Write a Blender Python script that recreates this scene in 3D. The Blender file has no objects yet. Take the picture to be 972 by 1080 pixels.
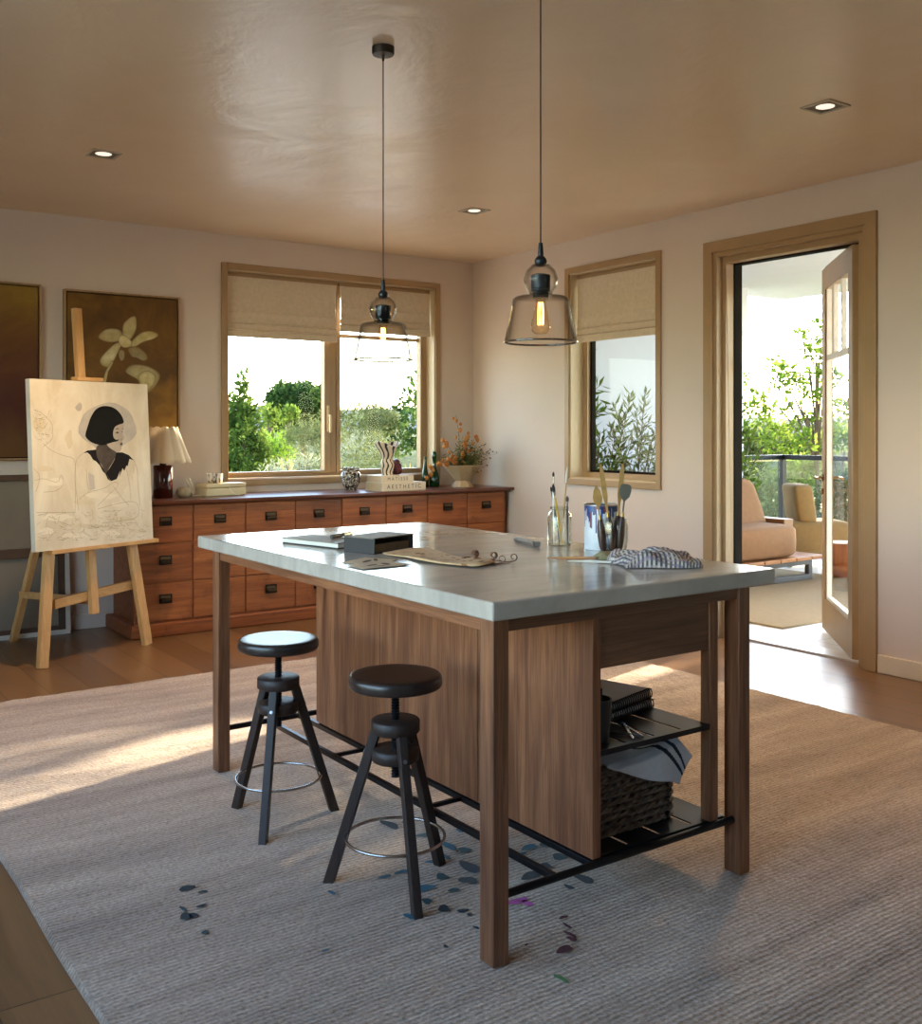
import bpy, bmesh, math, random
import numpy as np
from mathutils import Vector, Matrix, Euler
random.seed(7); np.random.seed(7)
S = bpy.context.scene
COL = S.collection
PI = math.pi
V = Vector

# ------------------------------------------------------------------ camera numbers (frame 972 x 1080)
CAMH, FPX, CX, CY, YAW = 1.3, 1077.0, 486.0, 455.0, math.radians(35.25)
def at(u, v, x=None, y=None, z=None):
    """point where the sight line of pixel (u, v) meets a plane of the place"""
    du, dv = (u-CX)/FPX, (CY-v)/FPX
    r = V((math.sin(YAW)+du*math.cos(YAW), math.cos(YAW)-du*math.sin(YAW), dv))
    t = (z-CAMH)/r.z if z is not None else (x/r.x if x is not None else y/r.y)
    return V((r.x*t, r.y*t, CAMH+r.z*t))
def depth(p): return p.x*math.sin(YAW)+p.y*math.cos(YAW)

# ------------------------------------------------------------------ materials
def lin(h):
    if isinstance(h, tuple): return h
    h = h.lstrip('#'); c = [int(h[i:i+2], 16)/255 for i in (0, 2, 4)]
    return tuple((x/12.92 if x <= .04045 else ((x+.055)/1.055)**2.4) for x in c)
def rgba(h): return (*lin(h), 1)
class NT:
    def __init__(s, name):
        s.m = bpy.data.materials.new(name); s.m.use_nodes = True
        s.n = s.m.node_tree.nodes; s.l = s.m.node_tree.links
        s.b = s.n['Principled BSDF']; s.out = s.n['Material Output']
    def new(s, t, **kw):
        n = s.n.new(t)
        for k, v in kw.items():
            if k in n.inputs: n.inputs[k].default_value = v
            else: setattr(n, k, v)
        return n
    def link(s, a, b): s.l.new(a, b)
    def coords(s, scale=(1, 1, 1), rot=(0, 0, 0), loc=(0, 0, 0), kind='Object'):
        tc = s.new('ShaderNodeTexCoord'); mp = s.new('ShaderNodeMapping')
        mp.inputs['Scale'].default_value = scale; mp.inputs['Rotation'].default_value = rot; mp.inputs['Location'].default_value = loc
        s.link(tc.outputs[kind], mp.inputs['Vector']); return mp.outputs['Vector']
    def noise(s, vec, scale, detail=4, rough=.55, dist=0):
        n = s.new('ShaderNodeTexNoise'); n.inputs['Scale'].default_value = scale; n.inputs['Detail'].default_value = detail
        n.inputs['Roughness'].default_value = rough; n.inputs['Distortion'].default_value = dist
        s.link(vec, n.inputs['Vector']); return n.outputs['Fac']
    def ramp(s, fac, stops):
        r = s.new('ShaderNodeValToRGB'); e = r.color_ramp.elements
        while len(e) < len(stops): e.new(.5)
        for q, (p, c) in zip(e, stops): q.position = p; q.color = rgba(c)
        s.link(fac, r.inputs['Fac']); return r.outputs['Color']
    def mix(s, fac, a, b, mode='MIX'):
        m = s.new('ShaderNodeMix', data_type='RGBA', blend_type=mode)
        for sock, val in ((m.inputs['Factor'], fac), (m.inputs['A'], a), (m.inputs['B'], b)): pass
        ins = [i for i in m.inputs if i.enabled or True]
        f, A, B = m.inputs[0], m.inputs[6], m.inputs[7]
        for sock, val in ((f, fac), (A, a), (B, b)):
            if hasattr(val, 'node'): s.link(val, sock)
            elif isinstance(val, (str, tuple)): sock.default_value = rgba(val)
            else: sock.default_value = val
        return m.outputs[2]
    def math(s, op, a, b=0.0):
        m = s.new('ShaderNodeMath', operation=op)
        for i, val in enumerate((a, b)):
            if hasattr(val, 'node'): s.link(val, m.inputs[i])
            else: m.inputs[i].default_value = val
        return m.outputs[0]
    def bump(s, h, strength=.3, dist=.01):
        b = s.new('ShaderNodeBump'); b.inputs['Strength'].default_value = strength; b.inputs['Distance'].default_value = dist
        s.link(h, b.inputs['Height']); s.link(b.outputs['Normal'], s.b.inputs['Normal'])
    def set(s, color=None, rough=None, metal=None, **kw):
        for k, v in (('Base Color', color), ('Roughness', rough), ('Metallic', metal)):
            if v is None: continue
            if hasattr(v, 'node'): s.link(v, s.b.inputs[k])
            else: s.b.inputs[k].default_value = rgba(v) if k == 'Base Color' else v
        for k, v in kw.items(): s.b.inputs[k].default_value = v

def plain(name, c, rough=.5, metal=0, var=.12, scale=6, bump=.0, bscale=60, **kw):
    t = NT(name); vec = t.coords()
    n = t.noise(vec, scale, 5)
    L = lin(c); d = tuple(x*(1-var) for x in L); h = tuple(min(1, x*(1+var)) for x in L)
    t.set(t.ramp(n, [(.3, d), (.7, h)]), rough, metal, **kw)
    if bump: t.bump(t.noise(vec, bscale, 3), bump, .003)
    return t.m
def wood(name, dark, light, axis='z', scale=1., rough=.42, bump=.15, worn=None):
    t = NT(name); k = {'x': 0, 'y': 1, 'z': 2}[axis]
    sc = [9*scale]*3; sc[k] = .55*scale
    v = t.coords(tuple(sc)); n = t.noise(v, 2.2, 6, .6, .8)
    c = t.ramp(n, [(.28, dark), (.52, tuple((a+b)/2 for a, b in zip(lin(dark), lin(light)))), (.74, light)])
    sc2 = [90*scale]*3; sc2[k] = 2.5*scale
    f = t.noise(t.coords(tuple(sc2)), 2, 3)
    c = t.mix(t.math('MULTIPLY', t.ramp(f, [(.45, (0, 0, 0)), (.62, (1, 1, 1))]), .45), c, dark)
    if worn:
        w = t.noise(t.coords((3, 3, 3)), 2.5, 7, .7)
        c = t.mix(t.math('MULTIPLY', t.ramp(w, [(.55, (0, 0, 0)), (.72, (1, 1, 1))]), .6), c, worn)
    t.set(c, rough); t.bump(f, bump, .002); return t.m
def thin_glass(name, tint=(.95, .96, .95), refl=1., rough=.01, edge=None, base=.035):
    t = NT(name); t.n.remove(t.b)
    lw = t.new('ShaderNodeLayerWeight'); lw.inputs['Blend'].default_value = .5
    p = t.math('POWER', lw.outputs['Facing'], 3.2)
    fac = t.math('ADD', t.math('MULTIPLY', p, .75*refl), base*refl)
    tr = t.new('ShaderNodeBsdfTransparent'); tr.inputs['Color'].default_value = (*tint, 1)
    if edge:
        t.link(t.mix(t.math('POWER', lw.outputs['Facing'], 3.0), tint, edge), tr.inputs['Color'])
    gl = t.new('ShaderNodeBsdfGlossy'); gl.inputs['Roughness'].default_value = rough; gl.inputs['Color'].default_value = (1, 1, 1, 1)
    mx = t.new('ShaderNodeMixShader'); t.link(fac, mx.inputs[0]); t.link(tr.outputs[0], mx.inputs[1]); t.link(gl.outputs[0], mx.inputs[2])
    t.link(mx.outputs[0], t.out.inputs['Surface']); return t.m
def leafmat(name, a, b, c=None, trans=.35, scale=1.5):
    t = NT(name); t.n.remove(t.b)
    col = t.ramp(t.noise(t.coords((1, 1, 1)), scale, 5, .7), [(.3, a), (.55, b), (.75, c or b)])
    d = t.new('ShaderNodeBsdfDiffuse'); tl = t.new('ShaderNodeBsdfTranslucent'); mx = t.new('ShaderNodeMixShader')
    t.link(col, d.inputs['Color']); t.link(col, tl.inputs['Color']); mx.inputs[0].default_value = trans
    t.link(d.outputs[0], mx.inputs[1]); t.link(tl.outputs[0], mx.inputs[2]); t.link(mx.outputs[0], t.out.inputs['Surface']); return t.m
def emit(name, c, k):
    t = NT(name); t.set(c, .4); t.b.inputs['Emission Color'].default_value = rgba(c); t.b.inputs['Emission Strength'].default_value = k; return t.m

# ------------------------------------------------------------------ mesh builder
class MB:
    def __init__(s): s.v = []; s.f = []; s.m = []
    def add(s, vs, fs, mi=0):
        o = len(s.v); s.v += [tuple(p) for p in vs]
        for i, f in enumerate(fs):
            s.f.append(tuple(o+k for k in f)); s.m.append(mi[i] if isinstance(mi, list) else mi)
        return s
    def box(s, x0, x1, y0, y1, z0, z1, mi=0):
        vs = [(x, y, z) for z in (z0, z1) for y in (y0, y1) for x in (x0, x1)]
        return s.add(vs, [(0, 2, 3, 1), (4, 5, 7, 6), (0, 1, 5, 4), (2, 6, 7, 3), (0, 4, 6, 2), (1, 3, 7, 5)], mi)
    def beam(s, p0, p1, w, h, up=(0, 0, 1), mi=0, w1=None, h1=None):
        p0, p1 = V(p0), V(p1); d = (p1-p0).normalized(); a = d.cross(V(up)).normalized(); b = a.cross(d)
        vs = []
        for p, ww, hh in ((p0, w, h), (p1, w1 or w, h1 or h)):
            for i, j in ((-1, -1), (1, -1), (1, 1), (-1, 1)): vs.append(p+a*(i*ww/2)+b*(j*hh/2))
        return s.add(vs, [(3, 2, 1, 0), (4, 5, 6, 7)]+[(k, (k+1) % 4, 4+(k+1) % 4, 4+k) for k in range(4)], mi)
    def tube(s, pts, r, n=8, mi=0, closed=False):
        pts = [V(p) for p in pts]; N = len(pts); rs = r if isinstance(r, (list, tuple)) else [r]*N
        rings = []; prev = None
        for i, p in enumerate(pts):
            if closed: t = pts[(i+1) % N]-pts[i-1]
            else: t = pts[min(i+1, N-1)]-pts[max(i-1, 0)]
            t.normalize()
            if prev is None:
                a = t.orthogonal().normalized()
            else:
                a = (prev-t*prev.dot(t)); a = a.normalized() if a.length > 1e-6 else t.orthogonal().normalized()
            prev = a; b = t.cross(a)
            rings.append([p+(a*math.cos(2*PI*k/n)+b*math.sin(2*PI*k/n))*rs[i] for k in range(n)])
        vs = [q for R in rings for q in R]; fs = []
        for i in range(N if closed else N-1):
            j = (i+1) % N
            for k in range(n): fs.append((i*n+k, i*n+(k+1) % n, j*n+(k+1) % n, j*n+k))
        if not closed: fs += [tuple(reversed(range(n))), tuple((N-1)*n+k for k in range(n))]
        return s.add(vs, fs, mi)
    def lathe(s, prof, c=(0, 0, 0), n=32, mi=0, rad=None, mfun=None, closed=False):
        """prof: (r, z) list; rad(angle, i) scales the radius"""
        vs = []; fs = []; ms = []
        for i, (r, z) in enumerate(prof):
            for k in range(n):
                a = 2*PI*k/n; q = r*(rad(a, i) if rad else 1)
                vs.append((c[0]+q*math.cos(a), c[1]+q*math.sin(a), c[2]+z))
        for i in range(len(prof)-1 if not closed else len(prof)):
            j = (i+1) % len(prof)
            for k in range(n):
                fs.append((i*n+k, i*n+(k+1) % n, j*n+(k+1) % n, j*n+k)); ms.append(mfun(k/n, i) if mfun else mi)
        if not closed:
            if prof[0][0] > 1e-5: fs.append(tuple(reversed(range(n)))); ms.append(mi)
            if prof[-1][0] > 1e-5: fs.append(tuple((len(prof)-1)*n+k for k in range(n))); ms.append(mi)
        return s.add(vs, fs, ms)
    def prism(s, poly, fn0, fn1, mi=0):
        """poly of 2-D points; fn0/fn1 turn each into a 3-D point on the two end faces"""
        n = len(poly); vs = [fn0(*p) for p in poly]+[fn1(*p) for p in poly]
        return s.add(vs, [tuple(reversed(range(n))), tuple(range(n, 2*n))]+[(k, (k+1) % n, n+(k+1) % n, n+k) for k in range(n)], mi)
    def grid(s, fn, nu, nv, mi=None):
        vs = [fn(i/nu, j/nv) for j in range(nv+1) for i in range(nu+1)]; fs = []; ms = []
        for j in range(nv):
            for i in range(nu):
                a = j*(nu+1)+i; fs.append((a, a+1, a+nu+2, a+nu+1)); ms.append(mi((i+.5)/nu, (j+.5)/nv) if callable(mi) else (mi or 0))
        return s.add(vs, fs, ms)
    def ball(s, c, r, n=12, m=8, mi=0, sq=(1, 1, 1)):
        prof = [(max(1e-6, math.sin(PI*i/m)), -math.cos(PI*i/m)) for i in range(m+1)]
        o = len(s.v); s.lathe(prof, (0, 0, 0), n, mi)
        for i in range(o, len(s.v)):
            x, y, z = s.v[i]; s.v[i] = (c[0]+x*r*sq[0], c[1]+y*r*sq[1], c[2]+z*r*sq[2])
        return s
    def build(s, name, mats, parent=None, world=True, bevel=0, smooth=None, solid=0, sub=0, seg=2, norm=True):
        vs = s.v
        if parent is not None and world:
            root = parent
            while root.parent: root = root.parent
            Mi = (Matrix.Translation(root.location) @ root.rotation_euler.to_matrix().to_4x4()).inverted()
            vs = [tuple(Mi @ V(p)) for p in vs]
        me = bpy.data.meshes.new(name)
        off = V((0, 0, 0))
        if parent is None and world:
            A = np.array(vs); off = V((float((A[:, 0].min()+A[:, 0].max())/2), float((A[:, 1].min()+A[:, 1].max())/2), float(A[:, 2].min())))
            vs = [(p[0]-off.x, p[1]-off.y, p[2]-off.z) for p in vs]
        me.from_pydata(vs, [], s.f)
        for m in (mats if isinstance(mats, (list, tuple)) else [mats]): me.materials.append(m)
        me.polygons.foreach_set('material_index', s.m)
        if norm:
            bm = bmesh.new(); bm.from_mesh(me); bmesh.ops.remove_doubles(bm, verts=bm.verts, dist=1e-6)
            bmesh.ops.recalc_face_normals(bm, faces=bm.faces); bm.to_mesh(me); bm.free()
        if smooth is not None:
            me.polygons.foreach_set('use_smooth', [True]*len(me.polygons)); me.set_sharp_from_angle(angle=math.radians(smooth))
        me.update()
        o = bpy.data.objects.new(name, me); COL.objects.link(o)
        if parent is not None: o.parent = parent
        else: o.location = off
        if solid: q = o.modifiers.new('thickness', 'SOLIDIFY'); q.thickness = solid; q.offset = 0
        if bevel: q = o.modifiers.new('rounded edges', 'BEVEL'); q.width = bevel; q.segments = seg; q.limit_method = 'ANGLE'; q.harden_normals = False
        if sub: q = o.modifiers.new('smoothing', 'SUBSURF'); q.levels = sub; q.render_levels = sub
        return o
def tag(o, label=None, cat=None, group=None, kind=None):
    if label: o['label'] = label
    if cat: o['category'] = cat
    if group: o['group'] = group
    if kind: o['kind'] = kind
    return o
def root(name, loc, label=None, cat=None, rz=0, group=None, kind=None):
    o = bpy.data.objects.new(name, None); COL.objects.link(o); o.location = loc; o.rotation_euler = (0, 0, rz)
    o.empty_display_size = .1
    return tag(o, label, cat, group, kind)
def copy_tree(o, parent=None):
    c = o.copy(); COL.objects.link(c)
    if parent: c.parent = parent
    for ch in list(o.children): copy_tree(ch, c)
    return c
def struct(o): o['kind'] = 'structure'; return o
def text_mb(body, size, fn, extrude=.0006, mi=0):
    cu = bpy.data.curves.new('t', 'FONT'); cu.body = body; cu.size = size; cu.extrude = extrude; cu.align_x = 'CENTER'; cu.align_y = 'CENTER'
    ob = bpy.data.objects.new('t', cu); COL.objects.link(ob)
    dg = bpy.context.evaluated_depsgraph_get(); dg.update()
    me = bpy.data.meshes.new_from_object(ob.evaluated_get(dg))
    mb = MB(); mb.add([fn(*v.co) for v in me.vertices], [tuple(p.vertices) for p in me.polygons], mi)
    bpy.data.objects.remove(ob); bpy.data.curves.remove(cu); bpy.data.meshes.remove(me); return mb

# ------------------------------------------------------------------ palette
m_wall = plain('wall_plaster', '#d2c2b4', .7, var=.025, scale=2, bump=.06, bscale=90)
def ceiling_mat():
    t = NT('ceiling_plaster'); v = t.coords()
    n = t.noise(v, 1.1, 6, .6, .4)
    t.set(t.ramp(n, [(.3, '#dcc3a2'), (.7, '#e6d0b2')]), .30)
    t.b.inputs['Specular IOR Level'].default_value = 1.; t.b.inputs['IOR'].default_value = 1.6
    t.bump(t.noise(t.coords((1, .8, 1)), 2.4, 5, .55, .5), .42, .03); return t.m
m_ceil = ceiling_mat()
m_trim = plain('tan_painted_trim', '#a38560', .38, var=.05)
m_trimlight = plain('cream_painted_skirting', '#d9c9ae', .45, var=.04)
m_dark = plain('black_metal', '#17171a', .38, .6, var=.1)
m_gasket = plain('dark_gasket', '#1d1813', .9, **{'Specular IOR Level': .1})
def floor_mat():
    t = NT('oak_floorboards'); v = t.coords((1, 1, 1), (0, 0, PI/2))
    b = t.new('ShaderNodeTexBrick'); b.offset = .37; b.offset_frequency = 2; b.squash = 1
    b.inputs['Scale'].default_value = 1; b.inputs['Brick Width'].default_value = 1.9; b.inputs['Row Height'].default_value = .197
    b.inputs['Mortar Size'].default_value = .0022; b.inputs['Mortar Smooth'].default_value = .2; b.inputs['Bias'].default_value = 0
    b.inputs['Color1'].default_value = rgba('#7d5d3e'); b.inputs['Color2'].default_value = rgba('#684b31'); b.inputs['Mortar'].default_value = rgba('#2a1c10')
    t.link(v, b.inputs['Vector'])
    g = t.noise(t.coords((14, .9, 1)), 2.4, 6, .65, .7)
    c = t.mix(1., b.outputs['Color'], t.ramp(g, [(.3, (.72, .70, .68)), (.7, (1.12, 1.1, 1.06))]), 'MULTIPLY')
    t.set(c, t.ramp(g, [(.3, (.29,)*3), (.7, (.37,)*3)]), **{'Specular IOR Level': .7})
    h = t.math('ADD', t.math('MULTIPLY', b.outputs['Fac'], -1.0), t.math('MULTIPLY', g, .15)); t.bump(h, .25, .004); return t.m
m_floor = floor_mat()
m_islandv = wood('walnut_upright_grain', '#492718', '#9c6846', 'z', 1.6, .42)
m_islandx = wood('walnut_cross_grain', '#4c2f20', '#8a5f42', 'x', 1.6, .42)
m_islandy = wood('walnut_long_grain', '#59311f', '#a06a46', 'y', 1.6, .42)
m_panel = wood('walnut_panel', '#562c19', '#ab7049', 'z', 1.25, .42)
m_chest = wood('worn_chest_timber', '#6b3317', '#a8602f', 'x', 1.2, .46, .3, worn='#3f2213')
m_chesttop = wood('chest_top_timber', '#45231a', '#75432e', 'x', 1.2, .28, .15)
m_pine = wood('pine_easel_wood', '#b5844b', '#d9ac70', 'z', 1.3, .5)
m_stool = wood('dark_stained_stool_wood', '#1e130e', '#3f2b21', 'z', 2.2, .55, .2)
m_stoolseat = wood('dark_stained_seat_wood', '#1a1311', '#3b2c26', 'x', 1.6, .33, .12)
def slab_mat():
    t = NT('pale_polished_concrete'); v = t.coords()
    n = t.noise(t.coords((1, 3, 1)), 2.2, 7, .65, .8)
    c = t.ramp(n, [(.25, '#9a9188'), (.5, '#b1a89d'), (.75, '#c3baaf')])
    w = t.noise(v, 14, 6, .7)
    c = t.mix(t.math('MULTIPLY', t.ramp(w, [(.5, (0, 0, 0)), (.75, (1, 1, 1))]), .2), c, '#8f8b86')
    t.set(c, t.ramp(t.noise(v, 3, 5), [(.3, (.13,)*3), (.7, (.22,)*3)]), **{'Specular IOR Level': .9}); t.bump(t.noise(t.coords((1, 4, 1)), 8, 5), .04, .004)
    return t.m
m_slab = slab_mat()
m_linen = plain('natural_linen_blind', '#d2c2aa', .85, var=.07, scale=40, bump=.25, bscale=300)
m_linen.node_tree.nodes['Principled BSDF'].inputs['Transmission Weight'].default_value = 0
m_glass = thin_glass('window_glass', (.975, .985, .98), .3, base=.012)
m_cream = plain('cream_ceramic', '#d9cdb6', .35, var=.06)
SKY, EXPO, SPOT, SUN = 1.6, 0.42, 130, 18
# ------------------------------------------------------------------ the room shell
XL, XR, YB, YR, ZC = -1.2, 5.02, 6.93, -2.0, 2.709      # left, right, back, rear, ceiling
T = .24
W1 = (2.843, 4.642, .949, 2.466); W2 = (4.826, 5.711, .949, 2.466); DR = (3.27, 4.345, 0, 2.428)
def wall_x(name, y0, y1, xa, xb, holes):
    """wall along X with rectangular holes (x0, x1, z0, z1), as one mesh"""
    mb = MB(); xs = sorted({xa, xb, *[h[0] for h in holes], *[h[1] for h in holes]})
    for a, b in zip(xs, xs[1:]):
        z = 0
        for h in sorted((h for h in holes if h[0] <= a and h[1] >= b), key=lambda h: h[2]):
            if h[2] > z: mb.box(a, b, y0, y1, z, h[2])
            z = h[3]
        if z < ZC: mb.box(a, b, y0, y1, z, ZC)
    return struct(mb.build(name, m_wall))
def wall_y(name, x0, x1, ya, yb, holes):
    mb = MB(); ys = sorted({ya, yb, *[h[0] for h in holes], *[h[1] for h in holes]})
    for a, b in zip(ys, ys[1:]):
        z = 0
        for h in sorted((h for h in holes if h[0] <= a and h[1] >= b), key=lambda h: h[2]):
            if h[2] > z: mb.box(x0, x1, a, b, z, h[2])
            z = h[3]
        if z < ZC: mb.box(x0, x1, a, b, z, ZC)
    return struct(mb.build(name, m_wall))
struct(MB().box(XL-T, XR+.12, YR-T, YB+T, -.12, 0).build('floor', m_floor))
struct(MB().box(XL-T, XR+T, YR-T, YB+T, ZC, ZC+.25).build('ceiling', m_ceil))
wall_x('wall_back', YB, YB+T, XL-T, XR+T, [W1])
wall_y('wall_right', XR, XR+T, YR-T, YB, [W2, DR])
wall_y('wall_left', XL-T, XL, YR-T, YB, [(.55, 4.4, .7, 2.6)])
wall_x('wall_rear', YR-T, YR, XL, XR, [(1.1, 1.9, 1.1, 2.2)]).data.materials[0] = plain('light_absorbing_wall', '#3a2d25', .6, var=.1)  # unseen wall given a dark colour to keep bounce light down
struct(MB().box(XR-.016, XR, YR, 3.2, 0, .098).build('baseboard_right', m_trimlight, bevel=.004))
struct(MB().box(XR-.016, XR, 4.41, YB, 0, .098).build('baseboard_right', m_trimlight, bevel=.004))
struct(MB().box(XL, 2.0, YB-.016, YB, 0, .098).build('baseboard_back', m_wall, bevel=.004))

def frame4(mb, a0, a1, z0, z1, w, fn, mi=0):
    """four boxes round a rectangle; fn(a, b, z0, z1) adds one"""
    fn(a0-w, a0, z0-w, z1+w); fn(a1, a1+w, z0-w, z1+w); fn(a0, a1, z1, z1+w); fn(a0, a1, z0-w, z0)
def win_back():
    r = root('window_1', (3.74, YB, .949)); struct(r)
    x0, x1, z0, z1 = W1
    mb = MB(); frame4(mb, x0+.004, x1-.004, z0+.004, z1-.004, .044, lambda a, b, c, d: mb.box(a, b, YB-.016, YB+.005, c, d)); mb.build('window_trim', m_trim, r, bevel=.003)
    mb = MB(); frame4(mb, x0+.012, x1-.012, z0+.012, z1-.012, .012, lambda a, b, c, d: mb.box(a, b, YB, YB+.12, c, d)); mb.build('window_reveal', plain('pale_reveal', '#c8b390', .45, var=.03), r)
    y = YB+.115
    # outer frame with the fixed mullion and a transom
    mb = MB(); mb.box(x0+.01, x0+.045, y, y+.07, z0+.012, z1-.012).box(x1-.06, x1-.01, y, y+.07, z0+.012, z1-.012).box(x0+.045, x1-.06, y, y+.07, z1-.06, z1-.012).box(x0+.045, x1-.06, y, y+.07, z0+.012, z0+.03).box(3.735, 3.79, y, y+.07, z0+.03, z1-.06)
    mb.box(3.79, x1-.06, y+.012, y+.06, 2.035, 2.062); mb.build('window_frame', m_trim, r, bevel=.003)
    for a, b, hz in ((x0+.045, 3.735, 1), (3.79, x1-.06, 0)):
        mb = MB(); w = .014 if a < 3 else .03; w2 = .052 if hz else .018
        mb.box(a, a+w, y-.012, y+.05, z0+.03, z1-.06).box(b-w2, b, y-.012, y+.05, z0+.03, z1-.06).box(a+w, b-w2, y-.012, y+.05, z0+.03, z0+.052).box(a+w, b-w2, y-.012, y+.05, z1-.1, z1-.06)
        sash = mb.build('sash', m_trim, r, bevel=.003)
        MB().box(a+w, b-w2, y+.018, y+.024, z0+.052, z1-.1).build('pane', m_glass, sash)
        if hz:
            h = MB().box(3.70, 3.722, y-.026, y-.012, 1.30, 1.50).beam((3.711, y-.02, 1.42), (3.711, y-.06, 1.42), .014, .014, (0, 0, 1)).box(3.703, 3.719, y-.064, y-.048, 1.29, 1.43)
            h.build('window_handle', plain('brushed_handle_metal', '#bca582', .35, .5), sash, bevel=.003)
win_back()
def win_right():
    r = root('window_2', (XR, 5.27, .949)); struct(r)
    a0, a1, z0, z1 = W2
    mb = MB(); frame4(mb, a0+.004, a1-.004, z0+.004, z1-.004, .044, lambda a, b, c, d: mb.box(XR-.016, XR+.005, a, b, c, d)); mb.build('window_trim', m_trim, r, bevel=.003)
    mb = MB(); frame4(mb, a0+.012, a1-.012, z0+.012, z1-.012, .012, lambda a, b, c, d: mb.box(XR, XR+.13, a, b, c, d)); mb.build('window_reveal', bpy.data.materials['pale_reveal'], r)
    x = XR+.12
    mb = MB(); frame4(mb, a0+.062, a1-.062, z0+.05, z1-.062, .045, lambda a, b, c, d: mb.box(x, x+.08, a, b, c, d)); mb.build('window_frame', m_trim, r, bevel=.003)
    mb = MB(); frame4(mb, a0+.078, a1-.078, z0+.066, z1-.078, .016, lambda a, b, c, d: mb.box(x+.03, x+.07, a, b, c, d)); s = mb.build('sash', m_gasket, r)
    MB().box(x+.04, x+.046, a0+.078, a1-.078, z0+.066, z1-.078).build('pane', m_glass, s)
win_right()
# unseen glazing beside and behind the viewer, added to light the room
def win_far(name, along, lo, hi, plane, n, sill=.75, head=2.55):
    r = root(name, ((lo+hi)/2, plane, .25) if along == 'x' else (plane, (lo+hi)/2, .05)); struct(r)
    def bx(mb, a, b, c, d, p0, p1): return mb.box(a, b, p0, p1, c, d) if along == 'x' else mb.box(p0, p1, a, b, c, d)
    mb = MB(); frame4(mb, lo+.05, hi-.05, max(.75, sill), min(2.55, head), .05, lambda a, b, c, d: bx(mb, a, b, c, d, plane-.12, plane-.05))
    for i in range(1, n): q = lo+(hi-lo)*i/n; bx(mb, q-.03, q+.03, max(.75, sill), 2.55, plane-.12, plane-.05)
    mb.build('window_frame', m_trim, r)
    for i in range(n):
        a = lo+(hi-lo)*i/n+.04; b = lo+(hi-lo)*(i+1)/n-.04; mb = MB(); bx(mb, a, b, max(.75, sill), min(2.55, head), plane-.09, plane-.084); mb.build('pane', m_glass, r)
win_far('window_3', 'y', .55, 4.4, XL, 3)
win_far('added_window_4', 'x', 1.1, 1.9, YR, 1, 1.15, 2.15)

# roman blinds -------------------------------------------------------
def blind(name, label, p0, p1, zt, zb, horizontal, face, bow=0):
    """horizontal: spans x at y=face; else spans y at x=face. Cloth bulges into the room at each fold."""
    r = root('roman_blind', ((p0+p1)/2, face, zb) if horizontal else (face, (p0+p1)/2, zb), label, 'blind', group=None)
    sg = -1
    prof = [(.0, zt), (.002, zt-.12), (.004, zb+.185), (.0065, zb+.1815), (.004, zb+.178), (.006, zb+.115), (.017, zb+.104), (.004, zb+.098), (.007, zb+.066), (.021, zb+.055), (.004, zb+.05), (.012, zb+.02), (.013, zb)]
    front = [(d+.006, z) for d, z in prof]; back = [(d, z) for d, z in reversed(prof)]
    poly = front+back
    n = len(poly); vs = []; N = 14
    for k in range(N+1):
        s_ = k/N; q = p0+(p1-p0)*s_
        for d, z in poly:
            f = (zt-z)/(zt-zb); e = bow*math.sin(PI*min(1, f*1.15))*(1-2*s_)      # side edges draw in a little
            qq = q+e; sag = .002*math.sin(5*s_+3*f)
            vs.append((qq, face-d+sag, z) if horizontal else (face-d+sag, qq, z))
    fs = [(k*n+i, k*n+(i+1) % n, (k+1)*n+(i+1) % n, (k+1)*n+i) for k in range(N) for i in range(n)]+[tuple(range(n)), tuple(N*n+i for i in range(n))]
    mb = MB(); mb.add(vs, fs); mb.build('blind_cloth', m_linen, r, smooth=50)
    mb = MB(); (mb.box(p0, p1, face-.002, face+.03, zt-.002, zt+.026) if horizontal else mb.box(face-.002, face+.03, p0, p1, zt-.002, zt+.026)); mb.build('headrail', m_trim, r)
    return r
zt = 2.425
blind('b', 'wider linen roman blind over the left pane of the back window', 2.856, 3.762, zt, 1.985, True, YB+.06, .012)
blind('b', 'narrower linen roman blind over the right pane of the back window', 3.79, 4.622, zt, 2.072, True, YB+.06, .012)
blind('b', 'pale linen roman blind in the narrow window of the right wall', 4.85, 5.688, zt, 1.955, False, XR+.06, .014)

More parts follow.
